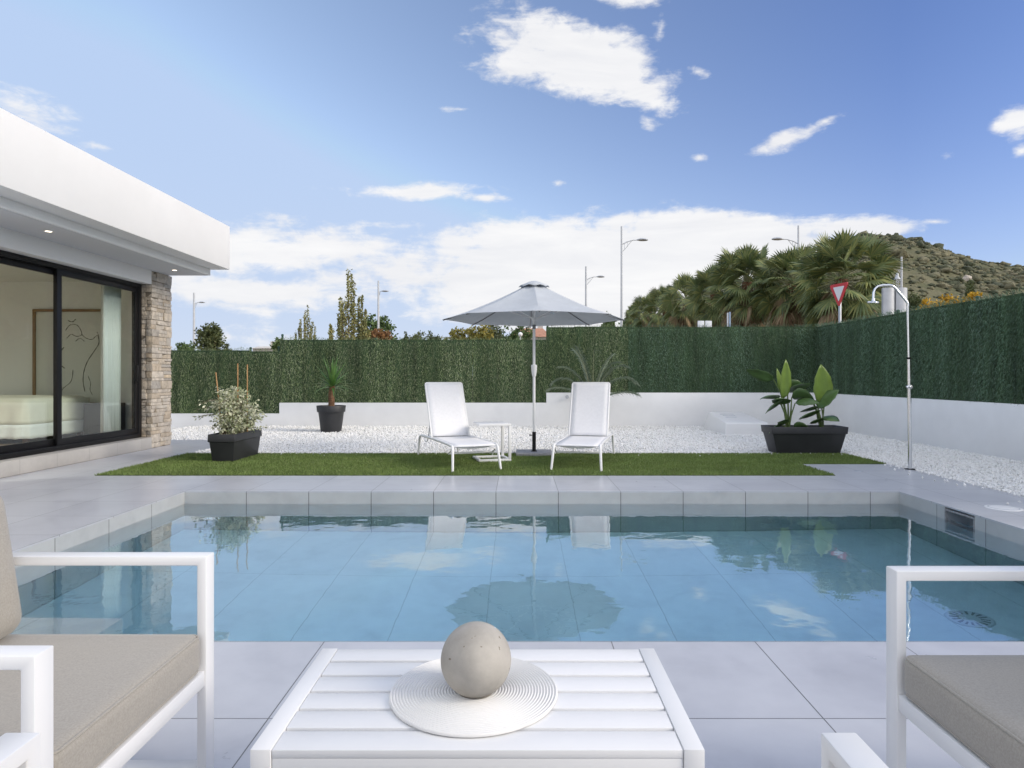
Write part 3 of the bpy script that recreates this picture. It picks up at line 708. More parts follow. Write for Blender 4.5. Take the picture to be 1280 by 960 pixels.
t = thing('side_table', 'small white C-shaped side table between the left lounger and the parasol', 'side table', (-.345,8.70,.008), R(15))
MB().box(-.215,.215,-.215,.215,.462,.492).build('tabletop', M['metal'], t, bevel=.003)
MB().ring((-.215,.215,-.215,.215),(-.175,.175,-.175,.175),0,.035,'z').build('base_frame', M['metal'], t, bevel=.003)
for s in (-1,1):
    y0 = -.215 if s < 0 else .180
    MB().box(.18,.2148,y0,y0+.035,.0352,.4618).build('leg', M['metal'], t, bevel=.003)

UX, UY = .234, 9.33
t = thing('parasol', 'pale grey eight-panel parasol with white pole standing between the loungers', 'parasol', (UX,UY,.008))
MB().box(-.255,.255,-.255,.255,0,.042).build('base_slab', M['slabstone'], t, bevel=.004)
b = MB(); b.tube([(0,0,.042),(0,0,.32)],.027,14); b.lathe([(.045,.042),(.045,.05),(.028,.055)],16); b.tube([(-.028,0,.27),(-.06,0,.27)],.007,8); b.tube([(-.06,0,.255),(-.06,0,.285)],.006,8); b.build('sleeve', M['black'], t, smooth=40)
MB().tube([(0,0,.30),(0,0,2.40)],.0195,16).build('pole', M['metal'], t, smooth=60)
b = MB(); b.lathe([(.021,1.10),(.030,1.125),(.040,1.20),(.043,1.255),(.038,1.27),(.022,1.275)],20); b.build('tilt_collar', M['metal'], t, smooth=50)
b = MB(); b.box(-.024,.024,-.03,.02,1.78,1.84); b.build('crank_housing', M['rib'], t, bevel=.004)
RAD, ZR, ZA = 1.30, 1.915, 2.46
A0 = R(-90+1.5)
def prof_z(tt): return ZR + (ZA-ZR)*(.62*(1-tt)+.38*(1-tt)**1.8)
b = MB(); nr, nq = 14, 10; vs = []
for i in range(nr+1):
    tt = .10 + .90*i/nr
    for s8 in range(8):
        for q in range(nq):
            u = q/nq; a = A0 + (s8+u)*math.pi/4
            chord = math.cos(math.pi/8)/math.cos((u-.5)*math.pi/4)
            e = 4*u*(1-u)
            rr_ = RAD*tt*(chord - .012*e*tt)
            z = prof_z(tt) - .035*e*tt*(1.1-tt)*2 + .0*e + (.012*e if i == nr else 0)
            vs.append((rr_*math.cos(a), rr_*math.sin(a), z))
nn = 8*nq
b.add(vs,[(i*nn+j,i*nn+(j+1)%nn,(i+1)*nn+(j+1)%nn,(i+1)*nn+j) for i in range(nr) for j in range(nn)])
can = b.build('canopy', M['canopy'], t, smooth=25); md = can.modifiers.new('s','SOLIDIFY'); md.thickness = .004
b = MB(); vs = [(0,0,2.468)]; m_ = 32
for i,(r_,z_) in enumerate(((.07,2.452),(.15,2.418),(.22,2.372))):
    for j in range(m_):
        a = A0+2*math.pi*j/m_; e = 1-abs(((j/4)%1)-.5)*2
        vs.append((r_*math.cos(a)*(1-.05*e), r_*math.sin(a)*(1-.05*e), z_+ (.022*e if i == 2 else 0)))
b.add(vs,[(0,1+j,1+(j+1)%m_) for j in range(m_)]+[(1+i*m_+j,1+(i+1)*m_+j,1+(i+1)*m_+(j+1)%m_,1+i*m_+(j+1)%m_) for i in range(2) for j in range(m_)])
o = b.build('vent_cap', M['canopy'], can, smooth=40); md = o.modifiers.new('s','SOLIDIFY'); md.thickness = .004
for s8 in range(8):
    a = A0+s8*math.pi/4; cx, sx = math.cos(a), math.sin(a)
    b = MB(); b.tube([(cx*RAD*tt, sx*RAD*tt, prof_z(tt)-.016) for tt in (.03,.2,.4,.6,.8,.995)],.0075,6); rb = b.build('rib', M['rib'], t, smooth=60)
    b = MB(); b.tube([(cx*.03,sx*.03,1.93),(cx*RAD*.5,sx*RAD*.5,prof_z(.5)-.022)],.006,6); b.build('strut', M['metal'], rb, smooth=60)
MB().lathe([(.021,1.90),(.034,1.905),(.034,1.95),(.021,1.955)],16).build('runner', M['metal'], t, smooth=40); MB().lathe([(.021,2.36),(.04,2.37),(.04,2.42),(.0,2.43)],16).build('hub', M['metal'], t, smooth=40)

# ------------------------------------------------------------------ planters and plants
def rect_planter(label, loc, w0, d0, w1, d1, h):
    t = thing('planter', label, 'planter', loc)
    b = MB(); tk = .02; zr = h-.10
    def rc(w,d,z): return [(-w/2,-d/2,z),(w/2,-d/2,z),(w/2,d/2,z),(-w/2,d/2,z)]
    f = .72; wm, dm = w0+(w1-w0)*f, d0+(d1-d0)*f
    L = [rc(w0,d0,0), rc(wm,dm,zr), rc(wm+.03,dm+.03,zr), rc(w1,d1,h), rc(w1-2*tk,d1-2*tk,h), rc(w1-2*tk-.02,d1-2*tk-.02,h-.06)]
    vs = [p for q in L for p in q]; fs = [(3,2,1,0)]
    for i in range(len(L)-1): fs += [(4*i+k,4*i+(k+1)%4,4*i+4+(k+1)%4,4*i+4+k) for k in range(4)]
    b.add(vs,fs); b.build('tub', M['dark_plastic'], t, bevel=.010, seg=3)
    MB().box(-(w1-2*tk-.02)/2+.002,(w1-2*tk-.02)/2-.002,-(d1-2*tk-.02)/2+.002,(d1-2*tk-.02)/2-.002,h-.10,h-.058).build('soil', M['soil'], t)
    return t
rect_planter('long black planter with cream variegated shrub standing on the turf', (-3.815,8.89,.008), .27,.80,.345,.90,.36)
rect_planter('long black planter with bird of paradise plants standing on the turf', (4.165,9.55,.008), .90,.33,1.10,.42,.385)

def ficus():
    t = thing('variegated_shrub', 'bushy cream and green variegated shrub tied to canes in black planter', 'shrub', (-3.80,8.86,.308))
    P = []; D = []
    b = MB()
    for i in range(150):
        x0 = rng.uniform(-.08,.08); y0 = rng.uniform(-.3,.3)
        a = rng.uniform(0,6.283); hgt = rng.uniform(.12,.66); sp = rng.uniform(.1,.40)*(1.05-hgt*.85)
        p0 = np.array([x0,y0,0.0]); p2 = np.array([x0*.8+math.cos(a)*sp*.95, y0*.75+math.sin(a)*sp*.9, hgt]); p1 = np.array([x0,y0,hgt*.75])
        q = [(1-s)**2*p0+2*s*(1-s)*p1+s*s*p2 for s in np.linspace(0,1,7)]
        if i < 46: b.tube(q,[.005-.0005*k for k in range(7)],5)
        for s in np.linspace(.25,1.0,12):
            c = (1-s)**2*p0+2*s*(1-s)*p1+s*s*p2
            for _ in range(2):
                P.append(c+rng.normal(0,.022,3)); D.append(np.array([math.cos(a)*.7,math.sin(a)*.7,-.45]))
    for i in range(9):     # long trailing twigs
        a = rng.uniform(0,6.283) if i > 3 else math.pi+rng.uniform(-.5,.5)
        b.tube([(math.cos(a)*.50*s, math.sin(a)*.5*s, .22+.26*s-.22*s*s+.1*(i%3)) for s in np.linspace(.05,1,7)],.003,5)
        for s in np.linspace(.3,1,12):
            P.append(np.array([math.cos(a)*.50*s, math.sin(a)*.5*s, .22+.26*s-.22*s*s+.1*(i%3)])+rng.normal(0,.015,3)); D.append(np.array([math.cos(a),math.sin(a),-.6]))
    P = np.array(P); D = np.array(D); P[:,2] = np.maximum(P[:,2],.02)
    n = len(P)
    V,Fc = leaves(P, rng.uniform(.042,.068,n), rng.uniform(.010,.016,n), D, .75)
    np_mesh('foliage', V, Fc, M['ficus'], t); b.build('stems', M['bark'], t, smooth=60)
    for x,y,dx,h in ((-.14,-.1,-.09,.86),(.02,.0,.0,.98),(.10,.12,.0,.97)):
        MB().tube([(x,y,0),(x+dx*.6,y,h*.6),(x+dx,y,h)],.0085,8).build('cane', M['bamboo'], t, smooth=60)
ficus()

def strap(b, base, d0, L, W, droop, n=7, up=(0,0,1)):
    """curved sword leaf"""
    d = Vector(d0).normalized(); p = Vector(base); vs = []; s = d.cross(Vector(up))
    if s.length < 1e-3: s = Vector((1,0,0))
    s.normalize()
    for i in range(n+1):
        u = i/n; w = W*(min(1,.55+u*1.6) if u < .3 else (1-(u-.3)/.7)**.8)
        nrm = s.cross(d).normalized()
        vs += [p - s*w + nrm*w*.35, p, p + s*w + nrm*w*.35]
        p = p + d*(L/n); d = (d + Vector((0,0,-droop/n))).normalized()
    b.add(vs,[f for i in range(n) for f in ((3*i,3*i+1,3*i+4,3*i+3),(3*i+1,3*i+2,3*i+5,3*i+4))])
YP = 13.2
t = thing('plant_pot', 'round black pot holding the yucca by the back wall', 'pot', (wx(414,YP),YP,-.012))
b = MB(); b.lathe([(.195,0),(.2,.01),(.25,.41),(.275,.412),(.287,.53),(.283,.538),(.262,.538),(.255,.48),(.0,.48)],40); b.build('tub', M['dark_plastic'], t, smooth=35)
t = thing('yucca', 'spiky yucca with a single brown trunk in the round pot', 'yucca', (wx(414,YP),YP,.465))
b = MB(); pts = [(0,0,0),(.01,0,.15),(.0,0,.30),(.03,0,.46)]; b.tube(pts,[.07,.06,.058,.05],12); 
for k in range(9): b.tube([(.004*k/3,0,.04+k*.045),(.004*k/3,0,.062+k*.045)],[.068-.001*k,.056],12)
b.build('trunk', M['palmbark'], t, smooth=40)
b = MB()
for i in range(46):
    a = i*2.399; e = R(88-i*1.9); L = random.uniform(.42,.62)*(1 if i < 48 else .8)
    strap(b,(.03+.02*math.cos(a),.02*math.sin(a),.50-.0022*i),(math.cos(e)*math.cos(a),math.cos(e)*math.sin(a),math.sin(e)),L,.026,.25+.8*(i/46)**2)
b.build('leaves', M['yucca'], t, smooth=180)
# paddle-leaved bird of paradise: each leaf given by stalk path, blade direction
def paddle(b, p0, p1, bl, L, W, side, fold=.35, curl=.5, n=9):
    """blade from p1 along bl, with side vector, folded along the midrib and drooping"""
    d = Vector(bl).normalized(); p = Vector(p1); s = Vector(side); s = (s - d*s.dot(d)).normalized(); vs = []
    for i in range(n+1):
        u = i/n; w = W*(math.sin(math.pi*min(1,u**.75))**.75 if 0 < u < 1 else 0.02)
        nr_ = s.cross(d).normalized(); rip = 1+.06*math.sin(i*2.3)
        vs += [p - s*w*rip + nr_*w*fold, p - s*w*.5 + nr_*w*fold*.38, p, p + s*w*.5 + nr_*w*fold*.38, p + s*w*rip + nr_*w*fold]
        p = p + d*(L/n); d = (d + Vector((0,0,-curl/n))).normalized()
    b.add(vs,[(5*i+k,5*i+k+1,5*i+k+6,5*i+k+5) for i in range(n) for k in range(4)])
def bird(label, loc, specs):
    t = thing('bird_of_paradise', label, 'plant', loc)
    for (path, bl, L, W, side, fold, curl, new) in specs:
        b = MB(); b.tube(path,[.016-.008*i/(len(path)-1) for i in range(len(path))],8); st = b.build('stalk', M['stem'], t, smooth=60)
        b = MB(); paddle(b, path[0], path[-1], bl, L*1.22, W*1.5, side, fold*.75, curl); o = b.build('leaf', M['strel_new'] if new else M['strel'], st, smooth=180)
        md = o.modifiers.new('s','SOLIDIFY'); md.thickness = .002
# measured from the photo at a depth of 9.5 m: 1 px = 11.6 mm
bird('taller bird of paradise plant in the left half of the planter', (3.93,9.55,.33), [
    ([(0,0,0),(-.03,0,.30),(-.12,-.02,.58),(-.22,-.04,.74)],(-.95,-.1,.38),.36,.060,(.25,-.65,.75),.3,.1,0),
    ([(0,0,0),(-.02,0,.25),(-.06,0,.46)],(.02,-.1,1),.47,.062,(1,.25,0),.45,-.05,1),
    ([(0,0,0),(-.03,.02,.3),(-.08,.03,.52)],(-.12,.1,1),.32,.05,(.8,.6,0),.3,.1,1),
    ([(.02,0,0),(.05,0,.3),(.06,0,.48)],(.75,-.1,.3),.27,.085,(.2,-.6,.8),.3,1.1,0),
    ([(.02,.02,0),(.03,.05,.3),(.02,.06,.6)],(.9,0,.4),.22,.08,(.1,-.5,.9),.3,.7,0),
    ([(-.01,0,0),(-.02,-.02,.2),(-.06,-.04,.38)],(-.45,-.4,.65),.26,.085,(.7,-.6,.2),.35,1.4,0),
    ([(-.01,0,0),(-.05,-.03,.25),(-.12,-.05,.40)],(-.9,-.3,.1),.27,.085,(.1,-.75,.6),.3,1.6,0),
    ([(0,0,0),(-.04,-.03,.05),(-.10,-.04,.08)],(-.8,-.3,.15),.24,.055,(.1,-.7,.7),.25,1.7,0),
    ([(.01,-.02,0),(.04,-.04,.03),(.07,-.05,.05)],(.7,-.3,.4),.18,.045,(0,-.6,.8),.3,1.2,0),
    ([(.01,0,0),(.0,-.03,.08),(-.02,-.05,.12)],(-.8,-.4,.3),.17,.05,(.1,-.7,.7),.3,.7,0),
    ([(0,0,0),(-.05,-.02,.25),(-.15,-.04,.47)],(-.8,-.35,.45),.30,.075,(.35,-.8,.3),.3,1.2,0),
    ([(.01,0,0),(.04,-.03,.22),(.09,-.05,.40)],(.7,-.45,.45),.28,.075,(.3,.75,.5),.3,1.1,0)])
bird('shorter bird of paradise plant in the right half of the planter', (4.42,9.56,.33), [
    ([(.03,0,0),(.03,0,.22),(-.0,0,.40)],(-.05,-.1,1),.46,.105,(1,.2,0),.45,-.1,1),
    ([(.0,0,0),(-.06,.02,.30),(-.15,.03,.52),(-.22,.03,.60)],(-.6,-.3,.5),.24,.09,(.6,-.6,.4),.3,1.2,0),
    ([(.02,0,0),(-.02,-.02,.2),(-.06,-.03,.32)],(.5,-.2,.6),.32,.09,(.5,-.8,.1),.4,.2,0),
    ([(0,0,0),(-.03,-.03,.15),(-.06,-.05,.26)],(-.9,-.35,.15),.32,.085,(.1,-.8,.5),.3,.9,0),
    ([(0,0,0),(-.04,-.03,.2),(-.06,-.04,.33)],(-.9,-.2,.1),.26,.05,(.1,-.8,.5),.3,.7,0),
    ([(0,0,0),(-.02,-.04,.13),(.0,-.06,.20)],(.4,-.6,.2),.22,.08,(.8,.3,.3),.3,1.1,0),
    ([(0,0,0),(-.02,-.03,.08),(-.04,-.05,.13)],(-.7,-.5,.4),.2,.06,(.2,-.7,.6),.3,1.0,0),
    ([(.03,0,0),(.03,.0,.2),(.05,.0,.38)],(.5,.1,.6),.22,.05,(.3,-.8,.3),.3,.9,0)])
# young feathery palm by the back wall
DY = 13.75
t = thing('feathery_palm', 'young grey-green feathery palm by the back wall behind the right lounger', 'palm', (wx(741,DY),DY,-.012))
MB().tube([(0,0,-.02),(0,0,.4),(.01,0,.72)],[.075,.065,.035],10).build('trunk', M['palmbark'], t, smooth=40)
b = MB(); LV, LF = [], []; off = 0
fr = [(-.85,.5,1.0,1.3),(-.62,.8,1.25,.9),(-.28,1.0,1.5,.35),(.05,.9,1.7,.35),(.42,.8,1.3,1.1),(.62,.7,1.3,1.2),(.9,.6,1.0,1.3),(-.85,.3,.45,.6),(.85,.4,.3,.5),(-.3,-.5,1.3,.7),(.3,-.5,1.2,.7)]
for (dx,dy,dz,drp) in fr:
    d = Vector((dx,dy*.35,dz)).normalized(); p = Vector((0,0,.62)); L = random.uniform(.95,1.25); q = []
    for i in range(15):
        q.append(p.copy()); p = p + d*(L/14); d = (d + Vector((dx*.015,0,-drp*(i/14)**1.5*.32))).normalized()
    b.tube(q,[.011-.0006*i for i in range(15)],5)
    n = 46
    for k in range(n):
        u = .28+.72*k/n; i = min(int(u*14),13); c = q[i].lerp(q[i+1],u*14-i); tg = (q[i+1]-q[i]).normalized()
        for s in (-1,1):
            side = tg.cross(Vector((0,0,1))).normalized()*s
            dd = (side*.9 + tg*.75 + Vector((0,0,random.uniform(-.15,.3)))).normalized(); LL = random.uniform(.17,.26)*(1-.5*abs(u-.6))
            e = c + dd*LL*.6; f_ = e + (dd+Vector((0,0,-.8))).normalized()*LL*.5; w = side.cross(tg).normalized()*.005
            LV += [c-w,c+w,e+w,e-w,f_]; LF += [(off,off+1,off+2),(off,off+2,off+3),(off+3,off+2,off+4)]; off += 5
np_mesh('leaflets', [tuple(v) for v in LV], LF, M['date'], t); b.build('rachises', M['rachis'], t, smooth=60)

# ------------------------------------------------------------------ shower, hatch, deck fittings
SY = 7.88; SX = wx(1137.5,SY)
t = thing('garden_shower', 'polished steel outdoor shower at the edge of the paving', 'shower', (SX,SY,0))
MB().lathe([(.062,0),(.062,.006),(.03,.010)],28).build('base_plate', M['black'], t, smooth=40)
MB().tube([(0,0,.008),(-.006,0,.7),(-.016,0,1.32)],.0215,18).build('lower_post', M['chrome'], t, smooth=60)
b = MB(); b.tube([(-.016,0,1.32),(-.016,0,1.345)],.0235,18); b.build('joint_ring', M['black'], t, smooth=50)
arc = [(-.017,0,1.345),(-.028,0,1.96),(-.031,0,1.995),(-.05,0,2.025),(-.185,0,2.185),(-.215,0,2.205),(-.25,0,2.212),(-.33,0,2.210),(-.385,0,2.196),(-.42,0,2.165),(-.436,0,2.12),(-.440,0,2.03)]
MB().tube(arc,.0150,14).build('upper_pipe', M['chrome'], t, smooth=60)
b = MB(); b.lathe([(.016,.03),(.02,.0),(.045,-.012),(.047,-.022),(.0,-.024)],22,(-.440,0,2.02)); b.tube([(-.51,0,2.005),(-.45,0,2.01)],.012,8); b.tube([(-.44,0,2.01),(-.38,0,2.003)],.012,8); b.build('shower_head', M['chrome'], t, smooth=50)
b = MB(); b.tube([(-.012,-.02,.99),(-.012,-.045,.99)],.022,14); b.tube([(-.012,-.035,.99),(-.06,-.05,.99),(-.075,-.05,.985)],[.016,.02,.012],12); b.tube([(-.012,0,1.06),(-.012,0,1.085)],.0245,16); b.build('valve', M['chrome'], t, smooth=50)

t = thing('service_hatch', 'white sloping hatch cover lying on the gravel before the back wall', 'hatch', (4.35,13.1,-.02))
b = MB()
f0 = [(-.40,-.66,0),(.40,-.66,0),(.46,.70,0),(-.46,.70,0)]; f1 = [(-.38,-.64,.25),(.42,-.64,.25),(.36,.62,.385),(-.36,.62,.385)]
f0[0] = (-.42,-.66,0); f1[0] = (-.40,-.64,.25)
b.add(f0+f1,[(3,2,1,0),(4,5,6,7),(0,1,5,4),(1,2,6,5),(2,3,7,6),(3,0,4,7)]); b.build('cover', M['metal'], t, bevel=.025, seg=3)
MB().box(-.44,.44,-.68,.72,0,.03).build('rim', M['metal'], t, bevel=.006)
for k in range(3):
    y = -.02+k*.18; z = .25+(y+.64)/1.26*.135+.001
    MB().box(-.2,.02+.03*k,y,y+.025,z-.004,z+.006).build('vent_slot', M['galv'], t, bevel=.002)

t = thing('access_cover', 'round white access cover set into the paving by the pool', 'cover', (4.12,5.56,.001))
b = MB(); b.lathe([(.0,.005),(.12,.005),(.135,.003),(.137,0)],40); b.build('cover', M['metal'], t, smooth=40)
b = MB(); b.lathe([(.106,.0052),(.110,.0066),(.114,.0052)],40,(0,0,0),False); b.build('ring', M['galv'], t, smooth=40)
t = thing('skimmer', 'dark rectangular skimmer mouth in the right pool wall', 'skimmer', (PX1,(SK0+SK1)/2,-.19))
w_ = (SK1-SK0)/2
b = MB(); b.ring((-w_,w_,-.05,.162),(-w_+.012,w_-.012,-.04,.150),-.004,.02,'x'); b.build('mouth_frame', M['slabstone'], t)
b = MB(); b.box(.20,.24,-w_,w_,-.05,.16); b.box(.02,.20,-w_,-w_+.01,-.05,.16); b.box(.02,.20,w_-.01,w_,-.05,.16); b.build('throat', M['galv'], t)
t = thing('pool_drain', 'round grated drain on the pool floor under the water', 'drain', (2.95,4.28,-1.219))
b = MB(); b.lathe([(.0,.004),(.05,.012),(.13,.012),(.14,.0)],36); b.build('grate', M['lampwhite'], t, smooth=40)
b = MB()
for k in range(16):
    a = k*math.pi/8; b.add([(math.cos(a+o_)*r_,math.sin(a+o_)*r_,.0135) for r_,o_ in ((.06,-.1),(.115,-.08),(.115,.08),(.06,.1))],[(0,1,2,3)])
b.build('slots', M['rib'], t)
o = MB().lathe([(.0,.004),(.045,.004),(.05,.0)],24).build('floor_drain', M['galv'], loc=(wx(1073,7.72),7.72,.001), smooth=40); tag(o,'small round metal drain in the paving near the shower','drain')

# ------------------------------------------------------------------ beyond the fence: hill, trees, palms, lamps, signs
HP = [(-400,.0),(640,.0),(760,.01),(800,.03),(850,.055),(900,.105),(950,.14),(985,.165),(1030,.192),(1065,.207),(1090,.2135),(1120,.2125),(1150,.205),(1180,.193),(1220,.178),(1250,.169),(1280,.167),(1330,.160),(1450,.14),(1700,.09),(2200,.04),(3500,0)]
HPX = np.array([(p-VX)/F for p,_ in HP]); HPE = np.array([e for _,e in HP])
YB, YC = 70.0, 300.0
from mathutils import noise as mnoise
def hill_z(x, y):
    a = x/y; e = np.interp(a, HPX, HPE)
    s = min(max((y-YB)/(YC-YB),0),1); s2 = s*s*(3-2*s)*.35+s*.65
    if y > YC: s2 = 1-.6*min((y-YC)/350,1)
    h = e*YC*s2
    if e > .004: h += min(h*.25,1.0)*(1.6*mnoise.noise((x*.035,y*.035,.3))+.9*mnoise.noise((x*.11,y*.11,1.7))+ .5*mnoise.noise((x*.3,y*.3,4)))*1.15
    return h-.05
def hill():
    na, ny = 300, 150
    As = np.linspace(.10,1.7,na); Ys = np.concatenate([np.linspace(YB,YC+20,110), np.linspace(YC+30,640,ny-110)])
    V = [(a*y,y,hill_z(a*y,y)) for y in Ys for a in As]
    Fc = [(j*na+i,j*na+i+1,(j+1)*na+i+1,(j+1)*na+i) for j in range(ny-1) for i in range(na-1)]
    m, nt, out = new_mat('dry_hillside')
    g = nt.nodes.new('ShaderNodeNewGeometry'); p = N(nt,'ShaderNodeBsdfPrincipled',Roughness=.95); p.inputs['Specular IOR Level'].default_value = .1
    n1 = noise(nt,g.outputs['Position'],.05,6,.65); n2 = noise(nt,g.outputs['Position'],.35,5,.7)
    f = mth(nt,'ADD',mth(nt,'MULTIPLY',n1,.5),mth(nt,'MULTIPLY',n2,.5))
    col = ramp(nt,f,[(.32,(.065,.07,.04)),(.43,(.115,.12,.066)),(.53,(.165,.155,.092)),(.64,(.22,.20,.13)),(.78,(.33,.31,.26))])
    nt.links.new(col,p.inputs['Base Color']); b = N(nt,'ShaderNodeBump',Strength=1.0,Distance=1.2); nt.links.new(n2,b.inputs['Height']); nt.links.new(b.outputs[0],p.inputs['Normal'])
    nt.links.new(p.outputs[0],out.inputs['Surface'])
    tag(np_mesh('hill',V,Fc,m,smooth=180),kind='structure')
    # scrub on the slopes
    bm = bmesh.new(); bmesh.ops.create_icosphere(bm,subdivisions=2,radius=1); iv = np.array([v.co[:] for v in bm.verts]); bm.verts.index_update(); fi = np.array([[v.index for v in f.verts] for f in bm.faces]); bm.free()
    VV, FF = [], []; k = 0
    while k < 4300:
        y = rng.uniform(95,YC+6); a = rng.uniform(.36,.95); x = a*y
        pn = mnoise.noise((x*.03,y*.02,8))
        if pn < -.05 and rng.random() < .7: continue
        r = rng.uniform(.3,1.15)*(1.7 if rng.random() < .08 else .72)*(y/240)**.5
        V_ = iv*(1+rng.uniform(-.4,.4,(len(iv),1)))*np.array([r*rng.uniform(.9,1.7),r*rng.uniform(.9,1.4),r*rng.uniform(.6,1.0)])
        VV.append(V_+np.array([x,y,hill_z(x,y)+r*.25])); FF.append(fi+k*len(iv)); k += 1
    tag(np_mesh('scrub',np.concatenate(VV),np.concatenate(FF),M['scrub']),'dark scrub scattered over the dry hillside','scrub',kind='stuff')
    # rock outcrop
    Y = 190; x = wx(1209,Y); b = MB(); bm = bmesh.new(); bmesh.ops.create_icosphere(bm,subdivisions=2,radius=1)
    for v in bm.verts: v.co *= 1+random.uniform(-.25,.25); v.co.x *= 1.4; v.co.z *= .95
    me = bpy.data.meshes.new('boulder'); bm.to_mesh(me); bm.free(); o = link('boulder',me,M['rock'],loc=(x,Y,hill_z(x,Y)+.4)); tag(o,'pale boulder lying on the hillside','boulder')
hill()

def tree(name, label, cat, loc, blobs, nl, size, m, trunk_r=.12, group=None, D=None, limbs=True, shell=.35):
    t = thing(name, label, cat, loc, 0, group)
    top = max(b_[2] for b_ in blobs); low = min(b_[2]-b_[5]*.5 for b_ in blobs)
    b = MB(); cx = sum(b_[0] for b_ in blobs)/len(blobs); cy = sum(b_[1] for b_ in blobs)/len(blobs)
    b.tube([(0,0,-.1),(cx*.2,cy*.2,low*.5),(cx*.6,cy*.6,low),(cx,cy,top*.95)],[trunk_r*1.2,trunk_r,trunk_r*.8,trunk_r*.15],9)
    if limbs:
        for b_ in blobs: b.tube([(cx*.5,cy*.5,low*.8),((cx*.5+b_[0])*.5,(cy*.5+b_[1])*.5,(low*.8+b_[2])*.55),(b_[0],b_[1],b_[2]+b_[5]*.4)],[trunk_r*.55,trunk_r*.35,trunk_r*.08],6)
    b.build('trunk', M['bark'], t, smooth=60)
    vol = np.array([b_[3]*b_[4]*b_[5] for b_ in blobs])**.7; vol /= vol.sum(); P = []
    for b_,q in zip(blobs,vol):
        k = max(int(nl*q),20); kc = max(k//14,4)
        cc = rand_in(b_[:3],b_[3:],kc,shell)          # leaf clumps inside the blob
        idx = rng.integers(0,kc,k); P.append(cc[idx]+rng.normal(0,1,(k,3))*np.array(b_[3:])*.13)
    P = np.concatenate(P); n = len(P)
    V,Fc = leaves(P, size*rng.uniform(.6,1.3,n), size*rng.uniform(.22,.42,n), D, 1.0)
    np_mesh('crown', V, Fc, m, t)
    return t
def blobs_round(w, h, z0, n, seed):
    r_ = random.Random(seed); out = []
    for i in range(n):
        a = r_.uniform(0,6.283); q = r_.random()**.5*.58; z = z0+h*r_.uniform(.22,.82); k = (1-abs((z-z0)/h-.45)*.9)
        out.append((w/2*q*math.cos(a)*k*1.1, w/2*q*math.sin(a)*k*1.1, z, w*r_.uniform(.16,.28), w*r_.uniform(.16,.28), h*r_.uniform(.13,.22)))
    return out
def at(px, Y): return (wx(px,Y), Y, -.12)
def rtree(name, label, cat, px, ytop, wpx, Y, m, nl=2600, size=.22, seed=1, z0f=.3, n=11, **kw):
    h = wz(ytop,Y)+.12; w = wpx*Y/F
    return tree(name, label, cat, at(px,Y), blobs_round(w, h*(1-z0f)*1.06, h*z0f, n, seed), nl, size, m, .06+.02*h/2, **kw)
rtree('pine_tree','round dark green pine rising above the low hedge near the left lamp','tree',268,405,46,48,M['pine'],4200,.20,3,.30,14)
rtree('shrub_tree','small pale green bush left of the round pine','tree',233,427,24,52,M['green'],1200,.22,5,.4,7)
rtree('green_tree','leafy green tree behind the tall poplar and the thin lamp','tree',466,387,58,58,M['green'],3600,.28,8,.3,13)
rtree('orange_tree','low orange autumn tree in front of the leafy green tree','tree',477,404,40,50,M['orange'],1600,.20,9,.45,8)
for k,(px,yt,w,Y,mm,lb) in enumerate(((520,414,24,85,'pine','small dark tree farthest left of those seen left of the parasol'),(541,417,16,95,'dull','tiny grey-green tree between the dark tree and the yellow ones'),
        (574,411,30,62,'yellow','small yellow-green tree under the parasol left edge'),(597,404,36,60,'yellow','golden yellow tree under the parasol canopy'),(625,405,30,66,'dull','dull green tree left of the terracotta roof'),
        (645,406,36,58,'green','fresh green tree just left of the parasol pole'),(783,391,26,60,'green','yellow-green tree between the parasol and the palms'),(762,398,24,66,'green','small green tree half hidden by the parasol right tip'),(350,424,14,46,'green','pale bush peeping over the step in the hedge'),(504,421,10,70,'dull','tiny olive bush just right of the thin lamp'))):
    rtree('far_tree',lb,'tree',px,yt-2,w*1.5,Y,M[mm],2600,.26,20+k,.25,12,group='trees beyond the hedge')
def poplar(label, px, ytop, wpx, Y, nl, seed):
    r_ = random.Random(seed); h = wz(ytop,Y)+.12; w = wpx*Y/F
    t = thing('poplar', label, 'tree', at(px,Y), 0, 'poplars beyond the hedge')
    b = MB(); P = []
    for i in range(16):
        x0 = 0 if i == 0 else (-.5+(i-.5)/15)*w*1.15; hh = h if i == 0 else h*(r_.uniform(.76,1.0)-.26*abs(x0)/(w*.5))
        x1 = x0*.5 if i else .0; yy = r_.uniform(-.3,.3)*w
        q = [(x1*.05,0,.1*h if i else -.05),(x0*.55,yy*.5,h*.16 if i else h*.3),(x0*.9,yy,hh*.6),(x0*.95,yy,hh)]
        b.tube(q,[.07 if i == 0 else .035,.05 if i == 0 else .025,.02,.006],6)
        m_ = int(nl/16*(1.2 if i == 0 else 1.0)); u = np.sort(rng.random(m_))**.9
        z = np.interp(u,[0,1],[h*.18,hh]); x = np.interp(z,[h*.16,hh*.6,hh],[x0*.55,x0*.9,x0*.95]); y = np.interp(z,[h*.16,hh],[yy*.5,yy])
        kz = np.sin(z*7.0+i*2)*.5+.6
        P.append(np.c_[x,y,z]+rng.normal(0,1,(m_,3))*np.array([.080,.08,.09])*kz[:,None]*(1.25-.6*u)[:,None]*w/2.0)
    b.build('trunk', M['bark'], t, smooth=60)
    P = np.concatenate(P); n = len(P); V,Fc = leaves(P, rng.uniform(.10,.19,n), rng.uniform(.045,.08,n), np.array([0,0,.5]), 1.0)
    np_mesh('crown', V, Fc, M['poplar'], t)
poplar('tall slender sparse poplar left of the leafy green tree',437,339,46,45,7000,4)
poplar('short slender poplar above the step in the hedge',383,381,26,60,3800,6)

